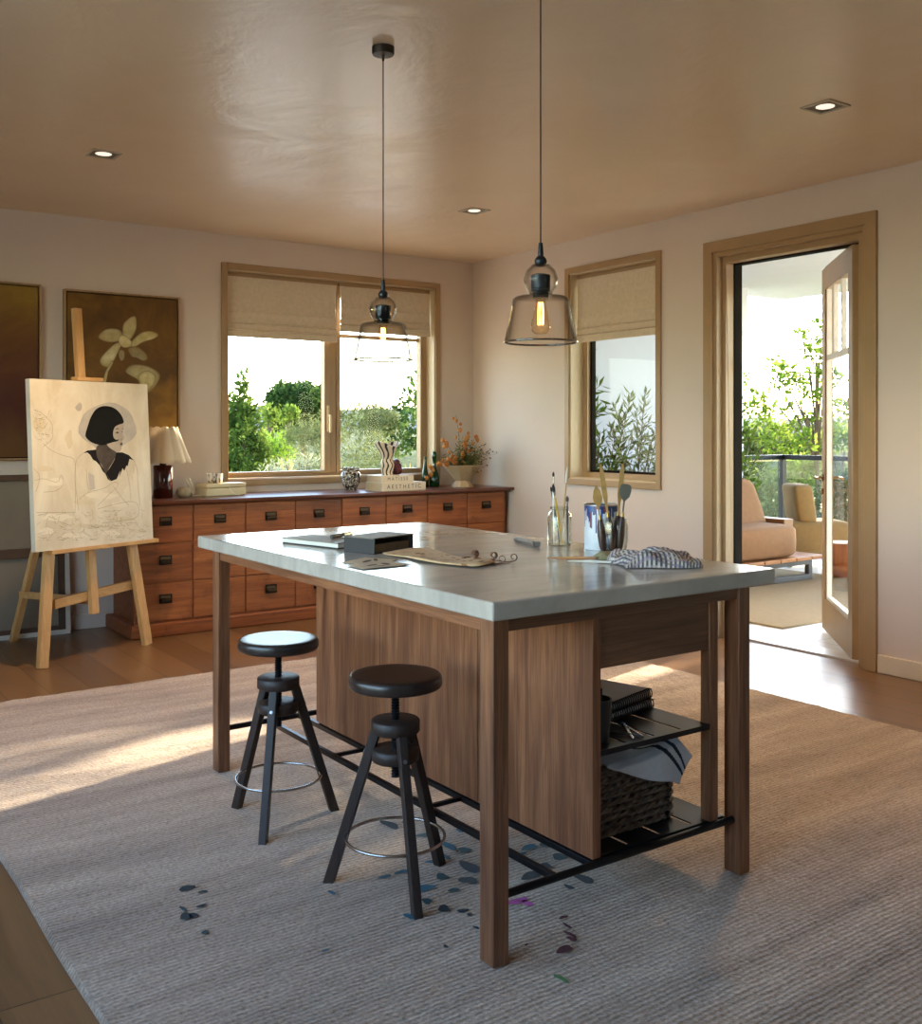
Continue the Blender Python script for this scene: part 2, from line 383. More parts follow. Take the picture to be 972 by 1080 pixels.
# door ---------------------------------------------------------------
def door():
    r = root('door_1', (XR, 3.81, 0)); struct(r)
    a0, a1, _, z1 = DR; w = .066
    mb = MB(); mb.box(XR-.022, XR+.004, a0-w, a0+.004, 0, z1+w).box(XR-.022, XR+.004, a1-.004, a1+w, 0, z1+w).box(XR-.022, XR+.004, a0, a1, z1-.004, z1+w); mb.build('door_casing', m_trim, r, bevel=.003)
    mb = MB(); mb.box(XR-.004, XR+.1, a0-.002, a0+.03, 0, z1).box(XR-.004, XR+.1, a1-.03, a1+.002, 0, z1).box(XR-.004, XR+.1, a0+.03, a1-.03, z1-.03, z1+.002)
    mb.box(XR+.05, XR+.13, a0+.0, a0+.085, 0, z1-.02).box(XR+.05, XR+.13, a1-.055, a1, 0, z1-.02).box(XR+.05, XR+.13, a0+.08, a1-.055, z1-.065, z1-.02); mb.build('door_jamb', m_trim, r, bevel=.003)
    mb = MB(); mb.box(XR+.13, XR+.2, a0, a0+.092, 0, z1).box(XR+.13, XR+.2, a1-.062, a1, 0, z1).box(XR+.13, XR+.2, a0, a1, z1-.072, z1); mb.build('door_rebate', m_gasket, r)
    MB().box(XR+.1, XR+.26, a0, a1, -.02, .012).build('threshold', plain('steel_threshold', '#d5d3d0', .3, .4), r, bevel=.003)
    # the open leaf, hinged at its right edge and swung out 45 degrees
    hx, hy, L, th = XR+.135, 3.392, .955, .05
    ca = math.radians(45)
    ux, uy = V((math.cos(ca), math.sin(ca), 0)), V((-math.sin(ca), math.cos(ca), 0))
    def P(a, t, z): return V((hx, hy, 0))+ux*a+uy*t+V((0, 0, z))
    def bx(mb, a0, a1, z0, z1, t0=0, t1=th, mi=0):
        vs = [P(a, t, z) for z in (z0, z1) for t in (t0, t1) for a in (a0, a1)]
        return mb.add(vs, [(0, 2, 3, 1), (4, 5, 7, 6), (0, 1, 5, 4), (2, 6, 7, 3), (0, 4, 6, 2), (1, 3, 7, 5)], mi)
    zt_, zb_ = 2.355, .015
    mb = MB(); st = .11
    bx(mb, 0, st, zb_, zt_); bx(mb, L-st, L, zb_, zt_); bx(mb, st, L-st, zb_, .22); bx(mb, st, L-st, zt_-.14, zt_)
    leaf = mb.build('door_leaf', m_trim, r, bevel=.004)
    mb = MB(); m_white = plain('white_glazing_bar', '#e6e1d8', .4)
    bx(mb, st, L-st, 1.755, 1.79, .012, .04)
    for q in (.36, .61): bx(mb, q-.014, q+.014, 1.79, zt_-.14, .012, .04)
    bx(mb, st, st+.018, .22, zt_-.14, .01, .04); bx(mb, L-st-.018, L-st, .22, zt_-.14, .01, .04); bx(mb, st+.018, L-st-.018, .22, .24, .01, .04)
    mb.build('glazing_bars', m_white, leaf, bevel=.002)
    mb = MB(); bx(mb, st, L-st, .22, zt_-.14, .022, .028); mb.build('door_pane', m_glass, leaf)
    mb = MB(); m_h = plain('bronze_handle', '#8a6b45', .32, .8)
    for t0, s in ((th, 1), (0, -1)):
        p = L-.055
        a = P(p, t0, 1.0); b = P(p, t0+s*.05, 1.0); mb.tube([P(p, t0-s*.002, 1.0), P(p, t0+s*.008, 1.0)], .025, 16); mb.tube([a, b], .009, 10); mb.tube([b, P(p-.12, t0+s*.05, 1.0)], .009, 10)
        mb.tube([P(p, t0-s*.002, .91), P(p, t0+s*.012, .91)], .02, 16)
    mb.build('door_handle', m_h, leaf, smooth=40)
    mb = MB()
    for z in (.35, 1.2, 2.06): mb.tube([P(-.008, -.004, z-.05), P(-.008, -.004, z+.05)], .009, 10)
    mb.build('hinge', m_h, r, smooth=40)
door()

# downlights ------------------------------------------------------------
def downlight(x, y, label):
    r = root('ceiling_downlight', (x, y, ZC), label, 'downlight', group='recessed ceiling downlights')
    mb = MB(); h = .075
    mb.box(-h, h, -h, -h+.014, -.006, .0).box(-h, h, h-.014, h, -.006, 0).box(-h, -h+.014, -h+.014, h-.014, -.006, 0).box(h-.014, h, -h+.014, h-.014, -.006, 0)
    mb.build('trim_ring', plain('downlight_trim', '#b9ab96', .4) if 'downlight_trim' not in bpy.data.materials else bpy.data.materials['downlight_trim'], r, world=False)
    mb = MB(); mb.box(-h+.012, h-.012, -h+.012, h-.012, -.0015, -.0005); mb.build('recess_plate', bpy.data.materials.get('downlight_inner') or plain('downlight_inner', '#6d6558', .5), r, world=False)
    mb = MB(); mb.lathe([(0, -.006), (.028, -.0055), (.04, -.002)], n=24); mb.build('lens', bpy.data.materials.get('downlight_lens') or emit('downlight_lens', '#fff1dc', .75), r, world=False, smooth=60)
downlight(3.842, 2.703, 'square recessed downlight nearest the door, in the right of the ceiling')
downlight(1.509, 5.276, 'square recessed downlight in the ceiling above the easel')
downlight(3.828, 5.27, 'square recessed downlight in the ceiling near the corner between the windows')
for x_, y_ in ((3.842, 2.703), (1.509, 5.276), (3.828, 5.27)):
    l_ = bpy.data.lights.new('downlight_lamp', 'SPOT'); l_.energy = SPOT; l_.color = (1., .70, .40); l_.spot_size = math.radians(105); l_.spot_blend = 1.; l_.shadow_soft_size = .05
    o_ = bpy.data.objects.new('downlight_lamp', l_); COL.objects.link(o_); o_.location = (x_, y_, ZC-.02)

# ------------------------------------------------------------------ terrace
m_white = plain('white_render', '#cfd1d8', .7, var=.02)
def tiles():
    t = NT('pale_terrace_tiles'); b = t.new('ShaderNodeTexBrick'); b.offset = 0
    for k, v in (('Scale', 1), ('Brick Width', .6), ('Row Height', .6), ('Mortar Size', .004)): b.inputs[k].default_value = v
    b.inputs['Color1'].default_value = rgba('#d2d0ce'); b.inputs['Color2'].default_value = rgba('#c8c6c5'); b.inputs['Mortar'].default_value = rgba('#96938f')
    t.link(t.coords(), b.inputs['Vector']); t.set(b.outputs['Color'], .45); return t.m
TX = 9.25
m_bounce = plain('unseen_bounce_paving', '#d8cfc0', .8, var=.05)  # unseen pale paving added to bounce light up to the ceiling
struct(MB().box(-14, 16, -18, YR-T-.01, -.3, -.06).build('bounce_paving', m_bounce)); struct(MB().box(-10, 8.5, YB+T+.01, 12.0, -.5, -.3).build('bounce_paving_back', m_bounce)); struct(MB().box(-14, XL-T-.01, YR-T-.01, 7.2, -.3, -.06).build('bounce_paving_left', m_bounce))
struct(MB().box(XR+.12, TX+.15, -.5, YB+.2, -.2, -.004).build('terrace_floor', tiles()))
struct(MB().box(XR+T, TX+.12, -.5, YB+.2, 2.745, 2.95).build('terrace_ceiling', m_white))
m_blue = plain('pale_blue_render', '#b4bccb', .8, var=.02)
struct(MB().box(XR+T, 8.05, 6.86, YB+.2, -.004, 2.745).build('terrace_wall', m_blue))
struct(MB().box(8.0, 8.28, 6.72, YB+.2, 2.3, 2.745).box(8.05, 8.24, 6.74, YB+.2, -.004, 2.3).build('terrace_pillar', m_white))
def railing():
    r = root('glass_railing', (9.15, 4.6, 0), 'glass balustrade with a dark metal top rail at the terrace edge', 'railing')
    y0, y1 = .2, 7.0
    MB().box(9.12, 9.18, y0, y1, 1.0, 1.05).box(8.26, 9.12, 6.94, 7.0, 1.0, 1.05).build('top_rail', m_dark, r, bevel=.004)
    MB().box(9.125, 9.175, y0, y1, .0, .07).box(8.26, 9.125, 6.945, 6.995, 0, .07).build('base_rail', m_dark, r, bevel=.004)
    gl = thin_glass('railing_glass', (.93, .96, .95), .8)
    ys = [y0, 1.6, 3.1, 4.65, 6.2, 6.93]
    for a, b in zip(ys, ys[1:]): MB().box(9.145, 9.155, a+.02, b-.02, .07, 1.0).build('glass_panel', gl, r)
    MB().box(8.30, 9.1, 6.965, 6.975, .07, 1.0).build('glass_panel', gl, r)
    MB().box(9.12, 9.18, 6.94, 7.0, .07, 1.0).build('post', m_dark, r); MB().box(8.28, 8.33, 6.945, 6.995, .07, 1.0).build('post', m_dark, r)
railing()
m_tan = plain('sand_woven_upholstery', '#7d5837', .9, var=.08, scale=30, bump=.3, bscale=250)
m_tan2 = plain('ochre_upholstery', '#82663a', .9, var=.06, scale=30, bump=.2, bscale=250)
m_teak = wood('warm_teak', '#8a5a33', '#c08a58', 'x', 1.5, .5)
m_greymetal = plain('grey_powder_coated_metal', '#55565a', .45, .4)
def cushion(mb, x0, x1, y0, y1, z0, z1, r=.05, mi=0):
    """rounded box"""
    n = 6; o = len(mb.v)
    def f(t): return t
    mb.ball(((x0+x1)/2, (y0+y1)/2, (z0+z1)/2), 1, 24, 12, mi)
    hx, hy, hz = (x1-x0)/2, (y1-y0)/2, (z1-z0)/2
    for i in range(o, len(mb.v)):
        p = [mb.v[i][k]-((x0+x1)/2, (y0+y1)/2, (z0+z1)/2)[k] for k in range(3)]
        q = []
        for c, h in zip(p, (hx, hy, hz)):
            e = .28; q.append(math.copysign(abs(c)**e, c))
        m = 1
        mb.v[i] = ((x0+x1)/2+q[0]*hx, (y0+y1)/2+q[1]*hy, (z0+z1)/2+q[2]*hz)
    return mb
def lounge():
    r = root('outdoor_sofa', (7.1, 5.95, 0), 'low outdoor sofa with thick tan seat cushion on a slatted timber base', 'sofa')
    x0, x1, y0, y1 = 6.55, 7.5, 5.5, 6.45
    mb = MB(); x = x0
    while x < x1+.2: mb.box(x, x+.20, y0-.02, y1, .185, .215); x += .212
    mb.build('slatted_base', m_teak, r, bevel=.003)
    for y in (y0+.05, y1-.12):
        mb = MB()
        for z in (.0325, .162): mb.beam((x0+.1, y, z), (x1+.17, y, z), .05, .045)
        for xx in (x0+.12, x1+.15): mb.beam((xx, y, .01), (xx, y, .185), .045, .05, (1, 0, 0))
        mb.build('metal_frame', m_greymetal, r, bevel=.004)
    cushion(MB(), x0+.02, x1, y0, y1-.2, .215, .5).build('seat_cushion', m_tan, r, smooth=60)
    mb = MB(); cushion(mb, x0+.03, x1-.0, y1-.62, y1-.42, .40, .88)
    for i, p in enumerate(mb.v): mb.v[i] = (p[0], p[1]+(p[2]-.45)*.42, p[2])
    mb.build('back_cushion', m_tan, r, smooth=60)
    MB().box(x1+.01, x1+.14, y0+.2, y1, .46, .525).box(x1+.02, x1+.13, y0+.22, y0+.3, .2, .46).box(x1+.02, x1+.13, y1-.09, y1-.01, .2, .46).build('armrest', wood('brown_armrest', '#6b4526', '#8d6038', 'y', 1.5), r, bevel=.006)
lounge()
def chair2():
    r = root('mirrored_armchair', (8.5, 6.22, 0), 'solid ochre armchair standing in for furniture reflected in the glass balustrade', 'armchair', rz=-YAW)  # solid chair built in place of a reflection in the balustrade glass
    def cu(n, x0, x1, y0, y1, z0, z1, sh=0):
        mb = MB(); cushion(mb, x0, x1, y0, y1, z0, z1)
        for i, p in enumerate(mb.v): mb.v[i] = (p[0]+(z1-p[2])*sh, p[1], p[2])
        mb.build(n, m_tan2, r, world=False, smooth=60)
    cu('seat_cushion', -.26, .40, -.25, .25, .12, .44)
    cu('back_cushion', -.17, .02, -.22, .22, .41, .79, .14)
    for x in (-.2, .33):
        for y in (-.18, .18): MB().beam((x, y, 0), (x, y, .14), .04, .04, (1, 0, 0)).build('leg', m_greymetal, r, world=False)
chair2()
def sidetable(x, y, h, rr, label):
    r = root('log_side_table', (x, y, .0095), label, 'side table', group='terrace side tables')
    mb = MB(); n = 20
    mb.lathe([(rr*.93, 0), (rr, .02), (rr, h-.02), (rr*.95, h)], (x, y, .0095), 40, rad=lambda a, i: 1+.05*abs(math.sin(a*7)))
    mb.build('slatted_body', wood('red_teak_staves', '#7d4524', '#b9733f', 'z', 1.5), r, smooth=30)
sidetable(7.75, 5.02, .42, .17, 'taller round staved timber side table seen through the door glass')
sidetable(8.06, 5.5, .3, .15, 'shorter round staved timber side table behind the taller one on the terrace')
MB().box(5.61, 8.0, 4.27, 6.6, -.004, .0085).build('terrace_rug', plain('terrace_rug_weave', '#8f7a5a', .95, var=.08, scale=30, bump=.4, bscale=220), bevel=.003)
tag(bpy.data.objects['terrace_rug'], 'flat tan outdoor rug under the sofa on the terrace', 'rug')
# ------------------------------------------------------------------ the rug, with paint splashes
def rug():
    t = NT('wool_rug'); v = t.coords()
    big = t.noise(t.coords((.3, 2.2, 1)), 2.4, 7, .7, .3)
    c = t.ramp(big, [(.26, '#86725f'), (.5, '#b49d87'), (.72, '#d2bda7')])
    fine = t.noise(t.coords((1, 1, 1)), 95, 3, .7)
    c = t.mix(1., c, t.ramp(fine, [(.3, (.52, .5, .48)), (.7, (1.18, 1.17, 1.16))]), 'MULTIPLY')
    w = t.new('ShaderNodeTexWave', wave_type='BANDS', bands_direction='Y'); w.inputs['Scale'].default_value = 20; w.inputs['Distortion'].default_value = 1.6; w.inputs['Detail'].default_value = 3; w.inputs['Detail Scale'].default_value = 5
    t.link(v, w.inputs['Vector'])
    c = t.mix(.12, c, t.mix(1., c, w.outputs['Color'], 'MULTIPLY'))
    t.set(c, .95); t.b.inputs['Sheen Weight'].default_value = .25; t.b.inputs['Specular IOR Level'].default_value = .15
    h = t.math('ADD', t.math('MULTIPLY', w.outputs['Fac'], .7), t.math('ADD', fine, t.math('MULTIPLY', t.noise(v, 38, 3), 1.2)))
    t.bump(h, .42, .011)
    x0, x1, y0, y1 = .645, 4.114, .45, 5.21
    mb = MB(); zz = .02
    nx, ny = 116, 158
    def P(u, v):
        x, y = x0+(x1-x0)*u, y0+(y1-y0)*v
        if 0 < u < 1.5/nx: x = x0+.007
        if 1-1.5/nx < u < 1: x = x1-.007
        if 0 < v < 1.5/ny: y = y0+.007
        if 1-1.5/ny < v < 1: y = y1-.007
        e = .0025*math.sin(31*v+3)*(1 if u < .001 or u > .999 else 0)
        ridge = .010*math.exp(-((y-(3.98-.30*(x-.9)))/.05)**2)*max(0, 1-abs(x-.55)/.9)     # a soft ripple near the left edge
        if u < .001 or u > .999 or v < .001 or v > .999: return (x+e, y, .006)
        return (x+e+random.uniform(-.003, .003)*(u in (0, 1)), y, zz+random.uniform(-.002, .002)+ridge)
    mb.grid(P, nx, ny)
    edge = [P(0, 0)]
    ring = [i for i in range(nx+1)]+[j*(nx+1)+nx for j in range(1, ny+1)]+[ny*(nx+1)+i for i in range(nx-1, -1, -1)]+[j*(nx+1) for j in range(ny-1, 0, -1)]
    low = [(mb.v[i][0], mb.v[i][1], .0) for i in ring]; o = len(mb.v); n = len(ring)
    mb.v += low
    for k in range(n): mb.f.append((ring[k], o+k, o+(k+1) % n, ring[(k+1) % n])); mb.m.append(0)
    mb.f.append(tuple(o+k for k in reversed(range(n)))); mb.m.append(0)
    mats = [t.m]
    cols = ['#1b3038', '#24464f', '#20323f', '#4a1c2c', '#a1458a', '#4f7a4a', '#2c5a6c', '#23303a']
    for i, q in enumerate(cols): mats.append(plain('paint_splash_'+'abcdefgh'[i], q, .8, var=.25, scale=60))
    rnd = random.Random(3)
    def splat(px, py, rpx, ci):
        p = at(px, py, z=zz); r = rpx/1077*depth(p); pts = []
        n = 24; ph = rnd.uniform(0, 6); k = rnd.uniform(.55, 1.5)
        for i in range(n):
            a = 2*PI*i/n; q = r*(1+.16*math.sin(2*a+ph)+.12*math.sin(3*a+2*ph))
            pts.append((p.x+q*math.cos(a)*k, p.y+q*math.sin(a)/k, zz+.0045))
        mb.add(pts+[(p.x, p.y, zz+.0045)], [(i, (i+1) % n, n) for i in range(n)], ci+1)
    for s in [(197, 938, 7, 0), (214, 942, 4, 0), (193, 960, 4, 1), (212, 957, 4, 0), (204, 967, 5, 2), (216, 985, 4, 1), (196, 968, 7, 0),
              (411, 871, 9, 7), (430, 868, 5, 1), (448, 882, 7, 1), (472, 893, 9, 6), (490, 898, 7, 1), (496, 916, 12, 2), (466, 926, 7, 1), (448, 938, 9, 6), (490, 876, 8, 6), (424, 921, 6, 6), (406, 926, 5, 6), (470, 905, 5, 6), (450, 952, 6, 1), (468, 960, 7, 0), (432, 968, 6, 6), (494, 930, 9, 7), (478, 940, 5, 1), (455, 910, 5, 6), (488, 962, 5, 7), (440, 948, 4, 1), (350, 943, 4, 6),
              (560, 925, 10, 7), (575, 915, 7, 2), (615, 928, 10, 7), (590, 905, 8, 1), (600, 937, 5, 2), (558, 895, 8, 6), (548, 903, 6, 6), (575, 893, 6, 1),
              (594, 969, 4, 3), (598, 978, 4, 3), (601, 987, 5, 3), (603, 992, 5, 3), (595, 1003, 8, 3), (545, 952, 9, 4), (556, 954, 6, 4), (592, 1034, 6, 5), (495, 966, 3, 7), (502, 980, 3, 7), (555, 998, 2, 3), (343, 1004, 3, 6), (470, 1000, 3, 7)]: splat(*s)
    o = mb.build('area_rug', mats, norm=False)
    tag(o, 'large beige wool rug spotted with paint under the work table', 'rug')
rug()

# ------------------------------------------------------------------ work table
def table():
    r = root('work_table', (1.97, 2.88, 0), 'large walnut work table with pale concrete top, cabinet and black slatted shelves', 'table')
    x0, x1, y0, y1, zt, zb = 1.4535, 2.50, 1.927, 3.83, .895, .849
    MB().box(x0, x1, y0, y1, zb, zt).build('tabletop', m_slab, r, bevel=.006, seg=3)
    lx, ly = .047, .056; LX = (1.461, 2.345); LY = (1.934, 3.637)
    for x in LX:
        for y in LY: MB().box(x, x+lx, y, y+ly, .0235, zb).build('leg', m_islandv, r, bevel=.003)
    za = .818
    MB().box(LX[0]+lx, LX[1], LY[0]+.008, LY[0]+.035, za, zb).build('apron', m_islandx, r, bevel=.002)
    MB().box(LX[0]+lx, LX[1], LY[1]+.02, LY[1]+.048, za, zb).build('apron', m_islandx, r, bevel=.002)
    MB().box(LX[0]+.006, LX[0]+.034, LY[0]+ly, LY[1], za, zb).build('apron', m_islandy, r, bevel=.002)
    MB().box(LX[1]+.012, LX[1]+.04, LY[0]+ly, LY[1], za, zb).build('apron', m_islandy, r, bevel=.002)
    # cabinet
    xp, xq, yp, yq = 1.80, 1.829, 1.958, 3.505
    for a, b in ((yp, 2.46), (2.463, 3.03), (3.033, yq)): MB().box(xp, xq, a, b, .192, zb).build('cabinet_panel', m_panel, r, bevel=.002)
    MB().box(xq, 2.25, yp+.008, yp+.03, .68, za).build('drawer_box', m_islandx, r, bevel=.002)
    MB().box(xq, 2.25, yp+.03, 2.56, .684, za).build('drawer_body', m_islandy, r, bevel=.002)
    for y in (yp+.002, 2.53): MB().box(2.25, 2.285, y, y+.035, .19, za).build('post', m_islandv, r, bevel=.002)
    MB().box(xq, 1.87, 2.53, 2.565, .19, .684).build('post', m_islandv, r, bevel=.002)
    def slats(name, xa, xb, ya, yb, z, n, th=.004):
        mb = MB(); w = (xb-xa)/n; g = .013
        for i in range(n): mb.box(xa+i*w+g/2, xa+(i+1)*w-g/2, ya+.012, yb-.012, z-th, z)
        mb.box(xa, xb, ya, ya+.014, z-.014, z+.001).box(xa, xb, yb-.014, yb, z-.014, z+.001).box(xa, xa+.010, ya+.014, yb-.014, z-.014, z).box(xb-.010, xb, ya+.014, yb-.014, z-.014, z)
        return mb.build(name, m_shelf, r)
    m_shelf = plain('satin_black_slats', '#2b2c30', .28, .75, var=.08)
    slats('shelf', xq+.001, 2.25, yp+.002, 2.56, .468, 4)
    slats('lower_shelf', xq+.001, 2.32, yp+.012, 2.56, .190, 4)
    z = .178
    for y in (LY[0]+.026, LY[1]+.03): MB().tube([(LX[0]+lx-.004, y, z), (LX[1]+.006, y, z)], .0105, 12).build('rack_bar', m_dark, r, smooth=40)
    for x, hw in ((1.675, .008), (1.806, .009), (2.318, .008)): MB().box(x-hw, x+hw, LY[0]+.03, LY[1]+.03, z-.008, z+.010).build('rack_bar', m_dark, r, bevel=.002)
    for y in (2.55, 3.14): MB().box(1.675, 1.806, y-.008, y+.008, z-.006, z+.006).build('rack_bar', m_dark, r, bevel=.002)
table()

# ------------------------------------------------------------------ stools
def make_stool(name, loc, ang, label):
    r = root(name, (*loc, .0235), label, 'stool', rz=ang, group='adjustable stools at the work table')
    zo = -.02
    def L(mb, n, m, **k): return mb.build(n, m, r, world=False, **k)
    seat = MB().lathe([(.0, .578), (.122, .578), (.1275, .580), (.131, .585), (.132, .590), (.132, .603), (.1305, .609), (.127, .6135), (.122, .615), (.10, .6145), (0, .612)], (0, 0, zo), 48)
    L(seat, 'seat', m_stoolseat, smooth=50)
    L(MB().lathe([(0, .566), (.066, .566), (.072, .572), (.072, .580), (0, .580)], (0, 0, zo), 36), 'seat_plate', m_stool, smooth=50)
    mb = MB(); prof = [(0, .325)]; z = .326
    while z < .566: prof += [(.0125, z), (.0095, z+.004)]; z += .008
    prof += [(.0125, .570), (0, .570)]; L(mb.lathe(prof, (0, 0, zo), 14), 'screw', m_dark)
    def disc(z0, z1, rr): return MB().lathe([(.0126, z0), (rr-.004, z0), (rr, z0+.004), (rr, z1-.004), (rr-.004, z1), (.0126, z1)], (0, 0, zo), 40, closed=True)
    L(disc(.452, .489, .069), 'collar', m_stool, smooth=50)
    L(disc(.372, .408, .066), 'lower_disc', m_stool, smooth=50)
    for k in range(3):
        a = 2*PI*k/3; c, s_ = math.cos(a), math.sin(a)
        mb = MB(); p0 = V((.198*c, .198*s_, zo+.001)); p1 = V((.056*c, .056*s_, zo+.4525))
        mb.beam(p0, p1, .030, .026, up=(-s_, c, 0), w1=.028, h1=.026)
        leg = L(mb, 'leg', m_stool, bevel=.003)
        q = p0.lerp(p1, (.39-.0)/.4525)+V((c, s_, .25))*.014
        L_ = MB().lathe([(0, -.002), (.006, -.002), (.006, .002), (0, .003)], n=10)
        M_ = V((0, 0, 1)).rotation_difference(V((c, s_, .3))).to_matrix()
        L_.v = [tuple(M_ @ V(p)+q) for p in L_.v]
        L_.build('bolt', plain('steel_bolt', '#8a8a8c', .3, .9) if 'steel_bolt' not in bpy.data.materials else bpy.data.materials['steel_bolt'], leg, world=False, smooth=40)
    rr = .139; zr = .158+zo
    L(MB().tube([(rr*math.cos(2*PI*k/48), rr*math.sin(2*PI*k/48), zr) for k in range(48)], .0045, 8, closed=True), 'foot_ring', bpy.data.materials.get('foot_ring_steel') or plain('foot_ring_steel', '#b3b0ac', .25, 1.), smooth=60)
    return r
s1 = make_stool('bar_stool', (1.507, 2.452), math.radians(15.7), 'dark wooden screw stool nearer the front leg of the work table')
s2 = copy_tree(s1); s2.location = (1.452, 3.098, .0235); s2.rotation_euler = (0, 0, math.radians(-9)); s2['label'] = 'dark wooden screw stool nearer the chest, its seat catching blue light'

# ------------------------------------------------------------------ pendants
def pendant(loc, label):
    r = root('pendant_lamp', loc, label, 'pendant lamp', group='glass pendants over the work table')
    zb = 1.562-ZC
    def L(mb, n, m, par=None, **k): return mb.build(n, m, par or r, world=False, **k)
    L(MB().lathe([(0, 0), (.041, 0), (.041, -.022), (.038, -.028), (.006, -.03), (.004, -.05), (0, -.05)], n=36), 'ceiling_rose', plain('bronze_rose', '#3a3129', .4, .7) if 'bronze_rose' not in bpy.data.materials else bpy.data.materials['bronze_rose'], smooth=40)
    top = zb+.286
    L(MB().tube([(0, 0, -.03), (0, 0, top)], .0022, 8), 'cord', m_dark)
    cap = [(0, top+.01), (.006, top+.008), (.007, top-.004), (.0085, top-.022), (.0085, top-.03), (.016, top-.038), (.019, top-.047), (.016, top-.057), (.012, top-.062), (0, top-.062)]
    L(MB().lathe(cap, n=28), 'cord_grip', m_bk, smooth=40)
    L(MB().lathe([(0, zb+.203), (.014, zb+.203), (.029, zb+.198), (.029, zb+.160), (.027, zb+.158), (.029, zb+.156), (.029, zb+.152), (.022, zb+.149), (.024, zb+.14), (.023, zb+.132), (0, zb+.132)], n=28), 'lamp_holder', m_bk, smooth=35)
    # glass: little sphere on top of a flared drum
    o = [(.013, zb+.232), (.026, zb+.229), (.043, zb+.212), (.0515, zb+.188), (.047, zb+.165), (.036, zb+.149), (.034, zb+.143), (.045, zb+.139), (.075, zb+.134), (.083, zb+.127), (.0865, zb+.110), (.0975, zb+.05), (.1075, zb+.004), (.1085, zb)]
    i = [(q-.0032, z-.002) for q, z in o]; i[-1] = (.1045, zb)
    sh = L(MB().lathe(o+i[::-1], n=56, closed=True), 'glass_shade', m_pglass, smooth=60)
    L(MB().tube([(.1065*math.cos(2*PI*k/56), .1065*math.sin(2*PI*k/56), zb+.001) for k in range(56)], .0032, 8, closed=True), 'rim', m_rimglass, sh, smooth=60)
    b = L(MB().lathe([(.013, zb+.132), (.014, zb+.120), (.0185, zb+.095), (.027, zb+.062), (.029, zb+.048), (.026, zb+.034), (.016, zb+.026), (0, zb+.0245)], n=28), 'bulb', m_bulb, smooth=60)
    mb = MB()
    for k in range(7):
        a = 2*PI*k/7; mb.tube([(.0075*math.cos(a), .0075*math.sin(a), zb+.052), (.008*math.cos(a+.2), .008*math.sin(a+.2), zb+.088), (.0065*math.cos(a), .0065*math.sin(a), zb+.118)], .0013, 6)
    L(mb, 'filament', m_fil, b)
m_bk = plain('blackened_steel_fitting', '#20252b', .35, .5)
m_pglass = thin_glass('smoky_pendant_glass', (.965, .95, .93), .75, .012, edge='#332e28', base=.012)
m_rimglass = thin_glass('pendant_glass_rim', (.16, .145, .13), 1.2, .03, base=.12)
m_bulb = thin_glass('amber_bulb_glass', (1., .93, .80), .8, .01, edge='#b98f58', base=.02)
m_fil = emit('glowing_filament', '#ffb55e', 9)
pendant((1.929, 3.224, ZC), 'clear glass pendant lamp hanging before the back window')
pendant((1.93, 2.324, ZC), 'clear glass pendant lamp hanging beside the narrow window of the right wall')

